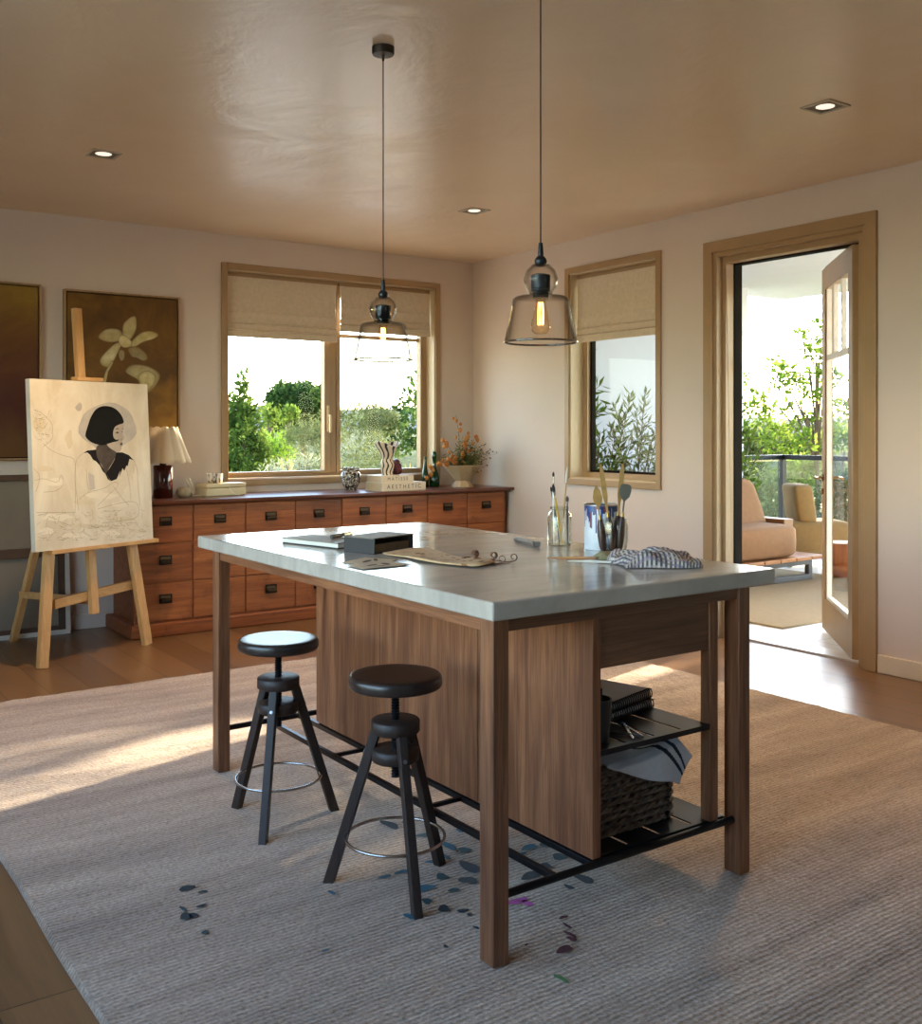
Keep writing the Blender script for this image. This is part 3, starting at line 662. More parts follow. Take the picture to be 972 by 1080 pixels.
# ------------------------------------------------------------------ chest of drawers
def chest():
    r = root('apothecary_chest', (3.5, 6.65, 0), 'long worn timber chest of small drawers under the back window', 'chest of drawers')
    x0, x1, yf, yb = 2.02, 4.955, 6.40, 6.925
    zt = .86
    MB().box(x0+.025, x1-.025, yf+.02, yb, .08, .832).box(x0, x1, yf+.004, yf+.022, .08, .832).build('carcass', m_chest, r, bevel=.003)
    pl = MB().box(x0-.028, x1+.02, yf-.035, yb, 0, .085); pl.build('plinth', m_chest, r, bevel=.01, seg=3)
    tp = MB().box(x0-.03, x1+.05, yf-.05, yb, .838, zt).box(x0-.012, x1+.03, yf-.03, yb, .828, .838); tp.build('chest_top', m_chesttop, r, bevel=.006)
    m_pull = plain('dark_bronze_pull', '#2e261f', .38, .8, var=.2); m_lab = plain('aged_label_brass', '#5f4d38', .5, .4)
    n = 8; w = (x1-x0-.03)/n
    zs = [(.098, .332), (.340, .584), (.592, .824)]
    rnd = random.Random(5)
    for row in range(3):
        z0, z1 = zs[row]
        for k in range(n):
            a, b = x0+.015+k*w+.005, x0+.015+(k+1)*w-.005
            d = MB().box(a, b, yf-.006+rnd.uniform(-.002, .003), yf+.1, z0, z1).build('drawer', m_drawers[rnd.randrange(3)], r, bevel=.003)
            c = (a+b)/2; zc = (z0+z1)/2+.02
            mb = MB(); y = yf-.008
            fw, fh = .04, .029
            mb.box(c-fw, c+fw, y-.004, y+.004, zc+fh-.007, zc+fh).box(c-fw, c-fw+.007, y-.004, y+.004, zc-fh, zc+fh-.007).box(c+fw-.007, c+fw, y-.004, y+.004, zc-fh, zc+fh-.007).box(c-fw+.007, c+fw-.007, y-.003, y+.004, zc-fh, zc-fh+.005)
            mb.box(c-fw+.007, c+fw-.007, y-.001, y+.004, zc-.001, zc+fh-.007, 1)
            # cup of the pull: a quarter round hood
            m = 7; pr = [(0.0, zc+.004)]+[(-.024*math.sin(PI/2*q/m), zc+.004-.026*(1-math.cos(PI/2*q/m))) for q in range(1, m+1)]+[(-.021*math.sin(PI/2*q/m), zc+.001-.023*(1-math.cos(PI/2*q/m))) for q in range(m, -1, -1)]
            mb.prism(pr, lambda d_, z_: (c-.031, y+d_, z_), lambda d_, z_: (c+.031, y+d_, z_))
            mb.prism([(0, zc+.004)]+[(-.024*math.sin(PI/2*q/m), zc+.004-.026*(1-math.cos(PI/2*q/m))) for q in range(1, m+1)]+[(0, zc-.022)], lambda d_, z_: (c-.033, y+d_, z_), lambda d_, z_: (c-.031, y+d_, z_))
            mb.prism([(0, zc+.004)]+[(-.024*math.sin(PI/2*q/m), zc+.004-.026*(1-math.cos(PI/2*q/m))) for q in range(1, m+1)]+[(0, zc-.022)], lambda d_, z_: (c+.031, y+d_, z_), lambda d_, z_: (c+.033, y+d_, z_))
            mb.build('handle', [m_pull, m_lab], d)
m_drawers = [wood('drawer_front_timber_'+q, a, b, 'x', s, .46, .3, worn=wn) for q, a, b, s, wn in (('a', '#70381a', '#b06836', 1.1, '#4c2810'), ('b', '#683417', '#a46030', 1.35, '#452410'), ('c', '#783e1e', '#b56f3c', .95, '#512b14'))]
chest()

# ------------------------------------------------------------------ easel with the portrait canvas
ang = math.atan2(.326, .751)
EA, EB = V((math.cos(ang), math.sin(ang), 0)), V((-math.sin(ang), math.cos(ang), 0))   # along the easel, and towards its back
E0 = V((1.695, 6.045, 0))
def EP(a, b, z): return E0+EA*a+EB*b+V((0, 0, z))
def easel():
    r = root('easel', tuple(E0), 'pine tripod easel standing beside the chest', 'easel')
    ln = math.tan(math.radians(3.2))
    for s in (-1, 1):
        MB().beam(EP(s*.368, 0, .0), EP(s*.21, 1.25*ln+.03, 1.25), .058, .036, up=EB).build('front_leg', m_pine, r, bevel=.003)
    MB().beam(EP(-.25, .062, .33), EP(.3, .062, .37), .028, .055, up=(0, 0, 1)).build('crossbar', m_pinex, r, bevel=.003)
    MB().beam(EP(-.25, .115, 1.22), EP(.25, .115, 1.22), .028, .06, up=(0, 0, 1)).build('crossbar', m_pinex, r, bevel=.003)
    MB().beam(EP(.0, .03, .24), EP(-.02, .16, 2.02), .05, .036, up=EB).build('mast', m_pine, r, bevel=.003)
    MB().beam(EP(.0, .78, .0), EP(-.01, .17, 1.6), .044, .03, up=EB).build('rear_leg', m_pine, r, bevel=.003)
    MB().beam(EP(-.01, .07, .315), EP(-.01, .69, .30), .028, .04, up=(0, 0, 1)).build('spreader', m_pinex, r, bevel=.003)
    MB().beam(EP(-.33, .008, .633), EP(.43, .008, .633), .085, .022, up=(0, 0, 1)).build('ledge', m_pinex, r, bevel=.003)
    MB().beam(EP(-.11, .064, 1.602), EP(.07, .064, 1.602), .06, .022, up=(0, 0, 1)).build('top_clamp', m_pinex, r, bevel=.003)
m_pinex = wood('pine_easel_bars', '#b5844b', '#d9ac70', 'x', 1.3, .5)
easel()
def portrait():
    w, h, th = .82, .945, .036
    ln = math.radians(3.2)
    base = EP(0, -.028, .6445)+EA*(-.02)
    up = V((0, 0, math.cos(ln)))+EB*math.sin(ln); nr = -EB*math.cos(ln)+V((0, 0, math.sin(ln)))
    def Q(s, t, d=0): return base+EA*((s-.5)*w)+up*((1-t)*h)+nr*d          # s, t: 0..1 across and down
    def cv(x, y):
        l = 40+28*(y-25)/1030; r_ = 720+32*(y-55)/920; s = (x-l)/(r_-l)
        tp, bt = 25+30*s, 1055-80*s
        return s, (y-tp)/(bt-tp)
    mb = MB()
    g = NT('primed_canvas_wash'); vv = g.coords()
    c = g.ramp(g.noise(g.coords((3, 3, 1.2)), 1.8, 6, .65, .6), [(.25, '#c3b296'), (.5, '#d6cab5'), (.75, '#e2dac9')])
    g.set(c, .7); g.bump(g.noise(vv, 400, 2), .15, .001)
    mats = [g.m, plain('grey_wash', '#b5aba0', .7, var=.12, scale=14), plain('black_paint', '#0b090a', .7, var=.3, scale=30, **{'Specular IOR Level': .15}), plain('pale_skin_paint', '#a99a8b', .6, var=.10, scale=20), plain('shaded_skin_paint', '#4c433d', .7, var=.3, scale=16, **{'Specular IOR Level': .15}), plain('plum_black_paint', '#171113', .7, var=.25, scale=30, **{'Specular IOR Level': .15}), plain('pencil_line', '#857052', .8), plain('ochre_wash', '#cfc0a4', .75, var=.08, scale=12), plain('pale_underpaint', '#dcd0bb', .7, var=.05)]
    o = [Q(0, 1, 0), Q(1, 1, 0), Q(1, 0, 0), Q(0, 0, 0)]; b = [Q(0, 1, -th), Q(1, 1, -th), Q(1, 0, -th), Q(0, 0, -th)]
    mb.add(o+b, [(0, 1, 2, 3), (7, 6, 5, 4), (4, 5, 1, 0), (5, 6, 2, 1), (6, 7, 3, 2), (7, 4, 0, 3)])
    def poly(pts, d, mi):
        mb.add([Q(*cv(x, y), d) for x, y in pts], [tuple(range(len(pts)))], mi)
    def line(pts, wd=.0016, d=.0012, mi=6):
        P = [Q(*cv(x, y), d) for x, y in pts]
        for a, c_ in zip(P, P[1:]):
            t_ = (c_-a).normalized().cross(nr)*wd/2; mb.add([a-t_, c_-t_, c_+t_, a+t_], [(0, 1, 2, 3)], mi)
    rnd = random.Random(11)
    def smooth(pts, k=4):
        out = []; n = len(pts)
        for i in range(n):
            p0, p1, p2, p3 = (V((*pts[(i+j-1) % n], 0)) for j in range(4))
            for q in range(k):
                t = q/k; out.append(tuple((.5*((2*p1)+(p2-p0)*t+(2*p0-5*p1+4*p2-p3)*t*t+(3*p1-p0-3*p2+p3)*t**3))[:2]))
        return out
    halo = [(475+172*math.cos(a)*(1+.05*math.sin(5*a)), 310+140*math.sin(a)*(1+.06*math.sin(4*a+1))) for a in [2*PI*i/24 for i in range(24)]]
    poly(halo, .0004, 1)
    poly(smooth([(290, 185), (310, 165), (322, 180), (318, 210), (300, 218), (285, 200)]), .0004, 1)
    poly([(355, 580), (390, 600), (395, 680), (365, 690)], .0004, 1)
    # soft ochre strokes of the underpainting
    for (x, y, ww, hh) in [(120, 560, 40, 16), (170, 640, 60, 22), (250, 380, 20, 60), (440, 720, 90, 20), (330, 760, 60, 16), (560, 770, 80, 16), (180, 850, 90, 18), (360, 900, 90, 14), (560, 860, 70, 14), (640, 640, 14, 80), (130, 930, 40, 24), (280, 960, 70, 16), (480, 940, 60, 14), (650, 930, 50, 12), (90, 300, 30, 40), (600, 690, 30, 30)]:
        pts = [(x+ww*math.cos(2*PI*i/12)*(1+.3*rnd.uniform(-1, 1)), y+hh*math.sin(2*PI*i/12)*(1+.3*rnd.uniform(-1, 1))) for i in range(12)]
        poly(smooth(pts, 3), .0003, 7 if rnd.random() < .5 else 8)
    neck = [(408, 425), (470, 412), (512, 440), (522, 470), (510, 505), (482, 550), (456, 590), (436, 540), (405, 490)]
    poly(smooth(neck), .0006, 4)
    shirtL = [(328, 468), (352, 452), (402, 446), (406, 490), (436, 545), (458, 590), (488, 634), (470, 622), (456, 590), (440, 575), (424, 540), (400, 515), (385, 508), (368, 478), (352, 464)]
    poly(shirtL, .0008, 5)
    shirtR = [(522, 462), (560, 462), (600, 478), (632, 510), (620, 506), (604, 500), (592, 545), (584, 540), (572, 572), (560, 556), (540, 610), (546, 570), (524, 622), (490, 634), (458, 590), (484, 552), (512, 505)]
    poly(shirtR, .0008, 5)
    face = [(566, 288), (567, 318), (561, 342), (567, 366), (571, 382), (560, 392), (563, 410), (557, 428), (550, 450), (532, 461), (505, 450), (472, 425), (470, 400), (500, 330), (520, 296)]
    poly(smooth(face, 3), .0010, 3)
    poly(smooth([(472, 425), (470, 408), (500, 402), (520, 420), (536, 450), (528, 460), (505, 450)], 3), .0012, 4) if False else None
    hair = [(435, 188), (480, 187), (520, 203), (550, 233), (567, 268), (566, 287), (535, 298), (514, 312), (504, 340), (506, 372), (522, 387), (540, 384), (528, 396), (500, 402), (470, 412), (438, 420), (400, 413), (368, 398), (346, 376), (341, 356), (353, 310), (370, 258), (398, 210)]
    poly(smooth(hair, 3), .0015, 2)
    for pts in ([(515, 345), (528, 338), (540, 344), (530, 350)], [(554, 340), (561, 336), (561, 345)], [(513, 326), (530, 317), (542, 322), (530, 324)], [(553, 322), (565, 318), (565, 323)], [(545, 409), (555, 404), (561, 408), (557, 413), (560, 418), (548, 421)], [(548, 384), (558, 386), (554, 391)]): poly(pts, .0018, 4)
    # pencil under-drawing: seated figures, arms and folds
    curves = [[(60, 210), (100, 230), (150, 285), (160, 330), (155, 385), (110, 430)], [(110, 410), (150, 450), (210, 480), (260, 495), (280, 520), (285, 620), (280, 820)], [(328, 468), (290, 510), (280, 620), (290, 720), (300, 810)], [(630, 510), (650, 560), (655, 640), (668, 780)],
              [(300, 745), (360, 700), (440, 680), (510, 640), (530, 660), (470, 720), (410, 780)], [(410, 800), (520, 770), (620, 755), (660, 790), (640, 850), (540, 870), (430, 885)], [(70, 820), (280, 820)], [(65, 630), (110, 620), (180, 640), (205, 600), (215, 650), (180, 690), (110, 700)],
              [(345, 560), (350, 640), (360, 690)], [(580, 545), (600, 640), (610, 740)], [(500, 660), (560, 740), (600, 780)], [(60, 560), (90, 610), (70, 700)], [(75, 300), (110, 320), (130, 290)], [(70, 260), (120, 270)], [(80, 350), (140, 360)]]
    for c_ in curves:
        n = len(c_); sm = []
        for i in range(n-1):
            p0, p1, p2, p3 = (V((*c_[max(0, min(n-1, i+j-1))], 0)) for j in range(4))
            for q in range(6):
                t = q/6; sm.append(tuple((.5*((2*p1)+(p2-p0)*t+(2*p0-5*p1+4*p2-p3)*t*t+(3*p1-p0-3*p2+p3)*t**3))[:2]))
        line(sm+[c_[-1]])
    for i in range(150):                                                  # drapery folds along the bottom
        x = rnd.uniform(85, 700); y = rnd.uniform(800, 985); a = rnd.uniform(-1.2, 1.2)+PI/2; L_ = rnd.uniform(20, 70); k = rnd.uniform(-.9, .9)
        pts = [(x+math.cos(a+k*t)*L_*t, min(1000, y+math.sin(a+k*t)*L_*t*.6)) for t in (0, .25, .5, .75, 1)]
        pts = [(min(735, max(78, p[0])), min(985, p[1])) for p in pts]; line(pts, .0013)
    for i in range(40):
        x = rnd.uniform(65, 150); y = rnd.uniform(215, 400); a = rnd.uniform(0, 6); line([(x+8*math.cos(a+q), y+10*math.sin(a+q)) for q in (0, .8, 1.6, 2.4)], .0011)
    o_ = mb.build('portrait_canvas', mats, norm=False)
    tag(o_, 'unfinished portrait canvas of a person with black bobbed hair, on the easel', 'painting')
portrait()
# ------------------------------------------------------------------ framed paintings and the bare canvas
def painting(name, x0, x1, z0, z1, label, mat, extra=None):
    r = root(name, ((x0+x1)/2, YB, z0), label, 'painting')
    d = .05; mf = bpy.data.materials.get('pale_oak_tray_frame') or wood('pale_oak_tray_frame', '#8d6f4e', '#b8976f', 'z', 2, .5)
    mb = MB(); fw = .012
    mb.box(x0, x0+fw, YB-d, YB-.002, z0, z1).box(x1-fw, x1, YB-d, YB-.002, z0, z1).box(x0+fw, x1-fw, YB-d, YB-.002, z1-fw, z1).box(x0+fw, x1-fw, YB-d, YB-.002, z0, z0+fw)
    mb.build('frame', mf, r, bevel=.002)
    mb = MB(); g = .008
    mb.box(x0+fw+g, x1-fw-g, YB-d+.008, YB-.01, z0+fw+g, z1-fw-g)
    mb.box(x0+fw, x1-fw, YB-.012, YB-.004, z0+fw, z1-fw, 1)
    if extra: extra(mb, YB-d+.0078)
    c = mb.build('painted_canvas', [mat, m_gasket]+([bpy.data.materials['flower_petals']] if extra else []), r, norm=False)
    if extra: c.data.attributes.remove(c.data.attributes['w']) if 'w' in c.data.attributes else None
    return r, c
def brown_bg(t):
    v = t.coords((1, 1, 1)); n = t.noise(t.coords((2.5, 2.5, 2.0)), 1.6, 6, .6, .5)
    c = t.ramp(n, [(.25, '#46290c'), (.5, '#63400f'), (.72, '#80581a')])
    # a warmer ochre field towards the lower right of the picture
    sp = t.new('ShaderNodeSeparateXYZ'); t.link(v, sp.inputs[0])
    k = t.math('ADD', t.math('MULTIPLY', sp.outputs[0], .9), t.math('MULTIPLY', sp.outputs[2], -.9))
    k = t.math('ADD', k, t.math('MULTIPLY', n, .9)); k = t.math('ADD', k, .05)
    return t.mix(t.ramp(k, [(.25, (0, 0, 0)), (.75, (1, 1, 1))]), c, '#b0802a')
t = NT('ochre_brown_paint'); t.set(brown_bg(t), .55); m_ochre = t.m
t = NT('flower_petals'); at_ = t.new('ShaderNodeAttribute'); at_.attribute_name = 'petal'
bg = brown_bg(t); n_ = t.noise(t.coords((1, 1, 1)), 18, 5, .7)
fac = t.math('MULTIPLY', at_.outputs['Fac'], t.ramp(n_, [(.25, (.75,)*3), (.7, (1.1,)*3)]))
t.set(t.mix(fac, bg, t.ramp(t.noise(t.coords((1, 1, 1)), 9, 4), [(.3, '#d3bf7a'), (.7, '#efe5b4')])), .55)
PET = []
def flower(mb, y):
    def W(cx_, cy_):
        s = (cx_-50)/687; X = 1.719+s*.77; Z = 2.229-(cy_-(65+47*s))/5.686/1077*6.85
        return X, Z
    L = 0
    def blob(pts, a0, d, soft=.62):
        n = len(pts); sm = []
        for i in range(n):
            p0, p1, p2, p3 = (V((*pts[(i+j-1) % n], 0)) for j in range(4))
            for q in range(4):
                tt = q/4; sm.append((.5*((2*p1)+(p2-p0)*tt+(2*p0-5*p1+4*p2-p3)*tt*tt+(3*p1-p0-3*p2+p3)*tt**3)))
        c = sum(sm, V((0, 0, 0)))/len(sm); N = len(sm); o = len(mb.v); vs = []
        for k, al in ((1.03, a0*.2), (.88, a0*.8), (soft, a0), (.0, a0)):
            for p in sm:
                q = c+(p-c)*max(k, .001); X, Z = W(q.x, q.y); vs.append((X, y-d, Z)); PET.append((o+len(vs)-1, al))
        fs = [(r_*N+i, r_*N+(i+1) % N, (r_+1)*N+(i+1) % N, (r_+1)*N+i) for r_ in range(3) for i in range(N)]
        mb.add(vs, fs, 2)
    blob([(245, 352), (280, 312), (330, 303), (375, 318), (385, 365), (340, 382), (285, 378)], .62, .0002)
    blob([(388, 290), (410, 255), (445, 232), (465, 240), (468, 300), (450, 345), (420, 380), (390, 375)], .68, .0004)
    blob([(430, 405), (450, 370), (500, 330), (560, 322), (600, 345), (570, 368), (510, 385), (460, 412)], .80, .0006)
    blob([(380, 390), (340, 395), (280, 450), (255, 490), (268, 520), (305, 530), (330, 500), (360, 440)], .72, .0008)
    blob([(420, 425), (470, 415), (520, 450), (535, 485), (510, 500), (470, 480), (440, 470)], .30, .001)
    blob([(370, 430), (395, 440), (395, 485), (375, 495), (362, 460)], .32, .0012)
    blob([(365, 350), (400, 345), (440, 385), (430, 412), (390, 415), (365, 390)], .95, .0014)
    blob([(405, 560), (440, 525), (520, 530), (590, 565), (610, 600), (585, 650), (540, 690), (490, 680), (480, 620), (440, 590)], .55, .0016)
    blob([(480, 590), (530, 560), (580, 590), (575, 640), (530, 685), (500, 690), (490, 640)], .85, .0018)
    blob([(318, 500), (330, 505), (300, 560), (288, 620), (272, 620), (285, 560)], .6, .002)
r, c = painting('flower_painting', 1.719, 2.489, 1.15, 2.225, 'framed ochre painting of pale lily blooms on the wall above the table lamp', m_ochre, flower)
ca = c.data.attributes.new('petal', 'FLOAT', 'POINT')
for i, a in PET: ca.data[i].value = a
t = NT('amber_red_paint'); sp = t.new('ShaderNodeSeparateXYZ'); vv = t.coords(); t.link(vv, sp.inputs[0])
n_ = t.noise(t.coords((1.6, 1.6, 1.6)), 1.5, 5, .6, .6)
k = t.math('ADD', t.math('MULTIPLY', sp.outputs[2], .75), t.math('MULTIPLY', t.math('SUBTRACT', n_, .5), .7))
t.set(t.ramp(k, [(.05, '#5a3a16'), (.22, '#4a1d10'), (.42, '#55270f'), (.62, '#6d4415'), (.85, '#8a6a22')]), .5)
painting('abstract_painting', .80, 1.579, 1.118, 2.24, 'framed dark amber and red abstract painting at the left edge, above the leaning canvas', t.m)
def bare_canvas():
    r = root('bare_canvas', (1.25, 6.86, 0), 'blank stretched canvas with its brown back bars showing, leaning on the wall behind the easel', 'canvas')
    x0, x1, h = .55, 1.742, 1.055
    yb0, yt0 = 6.845, 6.905
    def P(x, t, d): return V((x, yb0+(yt0-yb0)*t/h-d, t))
    def bx(mb, a, b, z0, z1, d0, d1, mi=0):
        vs = [P(x, z, d) for z in (z0, z1) for d in (d1, d0) for x in (a, b)]
        return mb.add(vs, [(0, 2, 3, 1), (4, 5, 7, 6), (0, 1, 5, 4), (2, 6, 7, 3), (0, 4, 6, 2), (1, 3, 7, 5)], mi)
    m_cv = plain('raw_canvas_back', '#776c5d', .85, var=.05); m_bar = plain('brown_stretcher_bar', '#4a3322', .6, var=.2, scale=12); m_ed = plain('folded_canvas_edge', '#b9b2a6', .8, var=.05)
    mb = MB(); bx(mb, x0, x1, 0.002, h, 0, .004); mb.build('canvas_cloth', m_cv, r)
    mb = MB(); e = .028
    bx(mb, x0, x0+e, .002, h, .004, .03); bx(mb, x1-e, x1, .002, h, .004, .03); bx(mb, x0+e, x1-e, .002, e+.002, .004, .03); bx(mb, x0+e, x1-e, h-e, h, .004, .03)
    mb.build('canvas_edge', m_ed, r, bevel=.003)
    b = .04
    for (a, c_, z0, z1) in ((x0+e, x0+e+b, e, h-e), (x1-e-b, x1-e, e, h-e), (x0+e+b, x1-e-b, e, e+b-.01), (x0+e+b, x1-e-b, h-e-b, h-e), (x0+e+b, x1-e-b, .50, .56)):
        mb = MB(); bx(mb, a, c_, z0, z1, .004, .026); mb.build('stretcher_bar', m_bar, r, bevel=.003)
bare_canvas()

# ------------------------------------------------------------------ things on the chest
ZT = .86
def lamp():
    r = root('table_lamp', (2.285, 6.64, ZT), 'table lamp with cream scalloped shade and glossy oxblood cylinder base', 'lamp')
    def L(mb, n, m, par=None, **k): return mb.build(n, m, par or r, world=False, **k)
    L(MB().lathe([(0, 0), (.06, 0), (.063, .004), (.063, .212), (.058, .218), (0, .218)], n=48), 'base', plain('oxblood_glaze', '#3d0f0c', .12, var=.15, **{'Coat Weight': .6}), smooth=40)
    L(MB().lathe([(0, .218), (.022, .218), (.022, .228), (.014, .232), (.02, .246), (.012, .252), (.008, .30), (0, .30)], n=24), 'lamp_neck', plain('dark_bronze_neck', '#1e1712', .35, .7), smooth=40)
    n = 180; K = 11
    def rad(a, i): return 1+(.055+.03*i/10)*abs(math.cos(K*a/2+.3))-.04
    prof = [(.094+(.178-.094)*q/10, .462-.222*q/10) for q in range(11)]
    mb = MB(); mb.lathe(prof, n=n, rad=rad)
    mb.f = [f for f in mb.f if len(f) == 4]; mb.m = mb.m[:len(mb.f)]
    # scalloped top edge
    for k in range(n):
        a = 2*PI*k/n; x, y, z = mb.v[k]; mb.v[k] = (x, y, z+.010*abs(math.cos(K*a/2+.3)))
        j = 10*n+k; x, y, z = mb.v[j]; mb.v[j] = (x, y, z-.008*abs(math.cos(K*a/2+.3)))
    t = NT('cream_pleated_shade'); t.n.remove(t.b); d = t.new('ShaderNodeBsdfDiffuse'); tl = t.new('ShaderNodeBsdfTranslucent'); mx = t.new('ShaderNodeMixShader')
    for q in (d, tl): q.inputs['Color'].default_value = rgba('#e6d8c0')
    mx.inputs[0].default_value = .25; t.link(d.outputs[0], mx.inputs[1]); t.link(tl.outputs[0], mx.inputs[2]); t.link(mx.outputs[0], t.out.inputs['Surface'])
    L(mb, 'lamp_shade', t.m, smooth=50, solid=.002)
lamp()
def things_on_chest():
    # round stone pot with dried pods
    mb = MB().lathe([(0, 0), (.03, .0), (.047, .012), (.053, .034), (.045, .056), (.026, .068), (.012, .071), (0, .071)], (2.425, 6.635, ZT), 28)
    tag(mb.build('pebble_vase', plain('speckled_stone', '#a99a7c', .6, var=.25, scale=50), smooth=60), 'small round grey-beige pebble vase beside the table lamp', 'vase')
    mb = MB()
    for (dx, dz, w) in ((-.035, .11, .01), (-.005, .115, .012), (.02, .05, .008)):
        b = V((2.50, 6.665, ZT+.012)); tip = b+V((dx-.02, .01, dz)); m = b.lerp(tip, .55)+V((.006, 0, 0))
        mb.tube([b, b.lerp(tip, .3), m, tip], [.004, .007, w, .003], 8)
    mb.tube([(2.49, 6.66, ZT+.006), (2.53, 6.655, ZT+.007), (2.555, 6.65, ZT+.006)], .005, 8)
    tag(mb.build('dried_pod', plain('bleached_pod', '#dccfb2', .7), smooth=60), 'pale dried seed pods leaning between the pebble vase and the cream box', 'ornament')
    # cream box with lid
    r = root('keepsake_box', (2.71, 6.70, ZT), 'cream lidded box with a looped cord on the chest', 'box', rz=math.radians(12))
    m_box = plain('cream_box_lacquer', '#d8c69c', .45, var=.04)
    MB().box(-.16, .16, -.07, .07, 0, .055).build('box_body', m_box, r, world=False, bevel=.008, seg=3)
    MB().box(-.162, .162, -.072, .072, .057, .085).build('box_lid', m_box, r, world=False, bevel=.008, seg=3)
    MB().tube([(.02, -.074, .06), (.022, -.08, .045), (.035, -.085, .025), (.05, -.095, .008), (.075, -.10, .004), (.09, -.095, .004)], .003, 6).build('cord', plain('cream_cord', '#e6dcc4', .7), r, world=False, smooth=60)
    # cup on the box
    r = root('ceramic_cup', (2.665, 6.70, ZT+.086), 'small brown and white glazed cup on top of the cream box', 'cup')
    t = NT('dripped_brown_glaze'); n = t.noise(t.coords((26, 26, 9)), 1.6, 4, .6, 1.2)
    t.set(t.ramp(n, [(.42, '#5a4432'), (.5, '#d8d0c2'), (.62, '#eee8dc')]), .25)
    MB().lathe([(0, .0), (.042, .0), (.05, .008), (.055, .035), (.056, .066), (.052, .067), (.050, .035), (.044, .012), (0, .010)], n=36).build('cup_body', t.m, r, world=False, smooth=50)
    # chequered triple-necked vase
    r = root('patterned_vase', (3.727, 6.70, ZT), 'squat white vase with black swirl pattern and lobed rim', 'vase')
    t = NT('black_swirl_glaze'); n = t.noise(t.coords((1, 1, 1)), 26, 2, .5, 1.6)
    t.set(t.ramp(n, [(.46, '#2a2622'), (.49, '#e2dacb'), (.53, '#e8e2d6'), (.57, '#3a332c')]), .22)
    MB().lathe([(0, 0), (.042, 0), (.045, .006), (.05, .02), (.068, .06), (.076, .095), (.072, .125), (.06, .142)], n=48).lathe([(.06, .142), (0, .144)], n=48).build('vase_body', t.m, r, world=False, smooth=50)
    for k in range(4):
        a = PI/4+k*PI/2; c = (.04*math.cos(a), .04*math.sin(a), .134)
        MB().lathe([(.024, 0), (.02, .012), (.026, .03), (.03, .038), (.026, .038), (.017, .014), (.0, .010)], c, 20).build('spout', t.m, r, world=False, smooth=50)
    # two large books, spines out
    def book(x, y, z, w, d, h, rz, title, size, label, cover, ink, sub=None):
        r = root('art_book', (x, y, z), label, 'book', rz=rz, group='stacked art books')
        MB().box(0, w, .0, d, 0, .004).box(0, w, 0, d, h-.004, h).box(0, w, 0, .006, .004, h-.004).build('cover', cover, r, world=False, bevel=.0015)
        MB().box(.004, w-.004, .006, d-.004, .004, h-.004).build('pages', plain('cream_paper_edge', '#cdb691', .8, var=.08, scale=90) if 'cream_paper_edge' not in bpy.data.materials else bpy.data.materials['cream_paper_edge'], r, world=False)
        text_mb(title, size, lambda a, b, c: (w/2+a*1.0, -.0006-abs(c), h/2+b)).build('title_lettering', ink, r, world=False, norm=False)
        return r
    cov = plain('ivory_book_cloth', '#d3c6ad', .6, var=.04); ink = plain('black_ink', '#2a2521', .6)
    book(3.838, 6.43, ZT, .39, .24, .062, math.radians(2), 'A E S T H E T I C', .042, 'ivory art book lettered AESTHETIC, lower of the two stacked', cov, ink)
    book(3.84, 6.44, ZT+.062, .285, .215, .052, math.radians(2), 'M A T I S S E', .034, 'ivory art book lettered MATISSE, upper of the two stacked', cov, ink)
    zz = ZT+.114
    # striped fluted vase
    r = root('striped_vase', (3.945, 6.535, zz), 'flared cream vase with wavy black vertical stripes on top of the books', 'vase')
    prof = [(.044, 0), (.043, .02), (.052, .05), (.056, .075), (.05, .098), (.041, .115), (.043, .13), (.058, .165), (.078, .20), (.097, .235)]
    fine = []
    for (a, b), (c, d) in zip(prof, prof[1:]):
        for q in range(4): fine.append((a+(c-a)*q/4, b+(d-b)*q/4))
    fine.append(prof[-1])
    mb = MB(); N = 120
    vs = []; ms = []; fs = []
    for i, (rr, z) in enumerate(fine):
        for k in range(N):
            a = 2*PI*k/N; e = .12*math.sin(3*a+.8)*z/.24
            vs.append(((rr*(1+e*.4))*math.cos(a), rr*(.62+.1*z/.24)*(1+e*.4)*math.sin(a), z+.02*math.sin(2*a+.9)*(z/.24)**2))
    for i in range(len(fine)-1):
        for k in range(N):
            ph = (k/N*9+.22*math.sin(i*.42)) % 1
            fs.append((i*N+k, i*N+(k+1) % N, (i+1)*N+(k+1) % N, (i+1)*N+k)); ms.append(1 if ph < .36 else 0)
    fs.append(tuple(reversed(range(N)))); ms.append(0)
    mb.add(vs, fs, ms); mb.build('vase_body', [m_cream, plain('black_stripe_glaze', '#191513', .3)], r, world=False, smooth=50, solid=.004)
    # dark red flower-like ornament
    r = root('red_flower_ornament', (4.055, 6.60, zz), 'deep red rose-shaped ornament behind the striped vase', 'ornament')
    m_red = plain('deep_red_glaze', '#4d1018', .3, var=.3)
    mb = MB(); rnd = random.Random(2)
    mb.ball((0, 0, .055), .03, 14, 8)
    for k in range(11):
        a = k*2.4; z = .03+.006*k; q = .034*(1-k/16)
        mb.ball((q*math.cos(a), q*math.sin(a), z), .026, 12, 7, sq=(1, 1, 1.15))
    mb.build('petals', m_red, r, world=False, smooth=60)
    MB().lathe([(0, 0), (.025, 0), (.02, .01), (.012, .03), (0, .03)], n=16).build('foot', m_red, r, world=False, smooth=60)
    # bottles
    gg = NT('bottle_green_glass'); gg.set('#12461f', .07, **{'Transmission Weight': .45, 'IOR': 1.45, 'Coat Weight': .5}); gm = gg.m
    r = root('green_bottle', (4.43, 6.76, ZT), 'slim dark green glass bottle, shorter of the pair beside the books', 'bottle', group='green bottles')
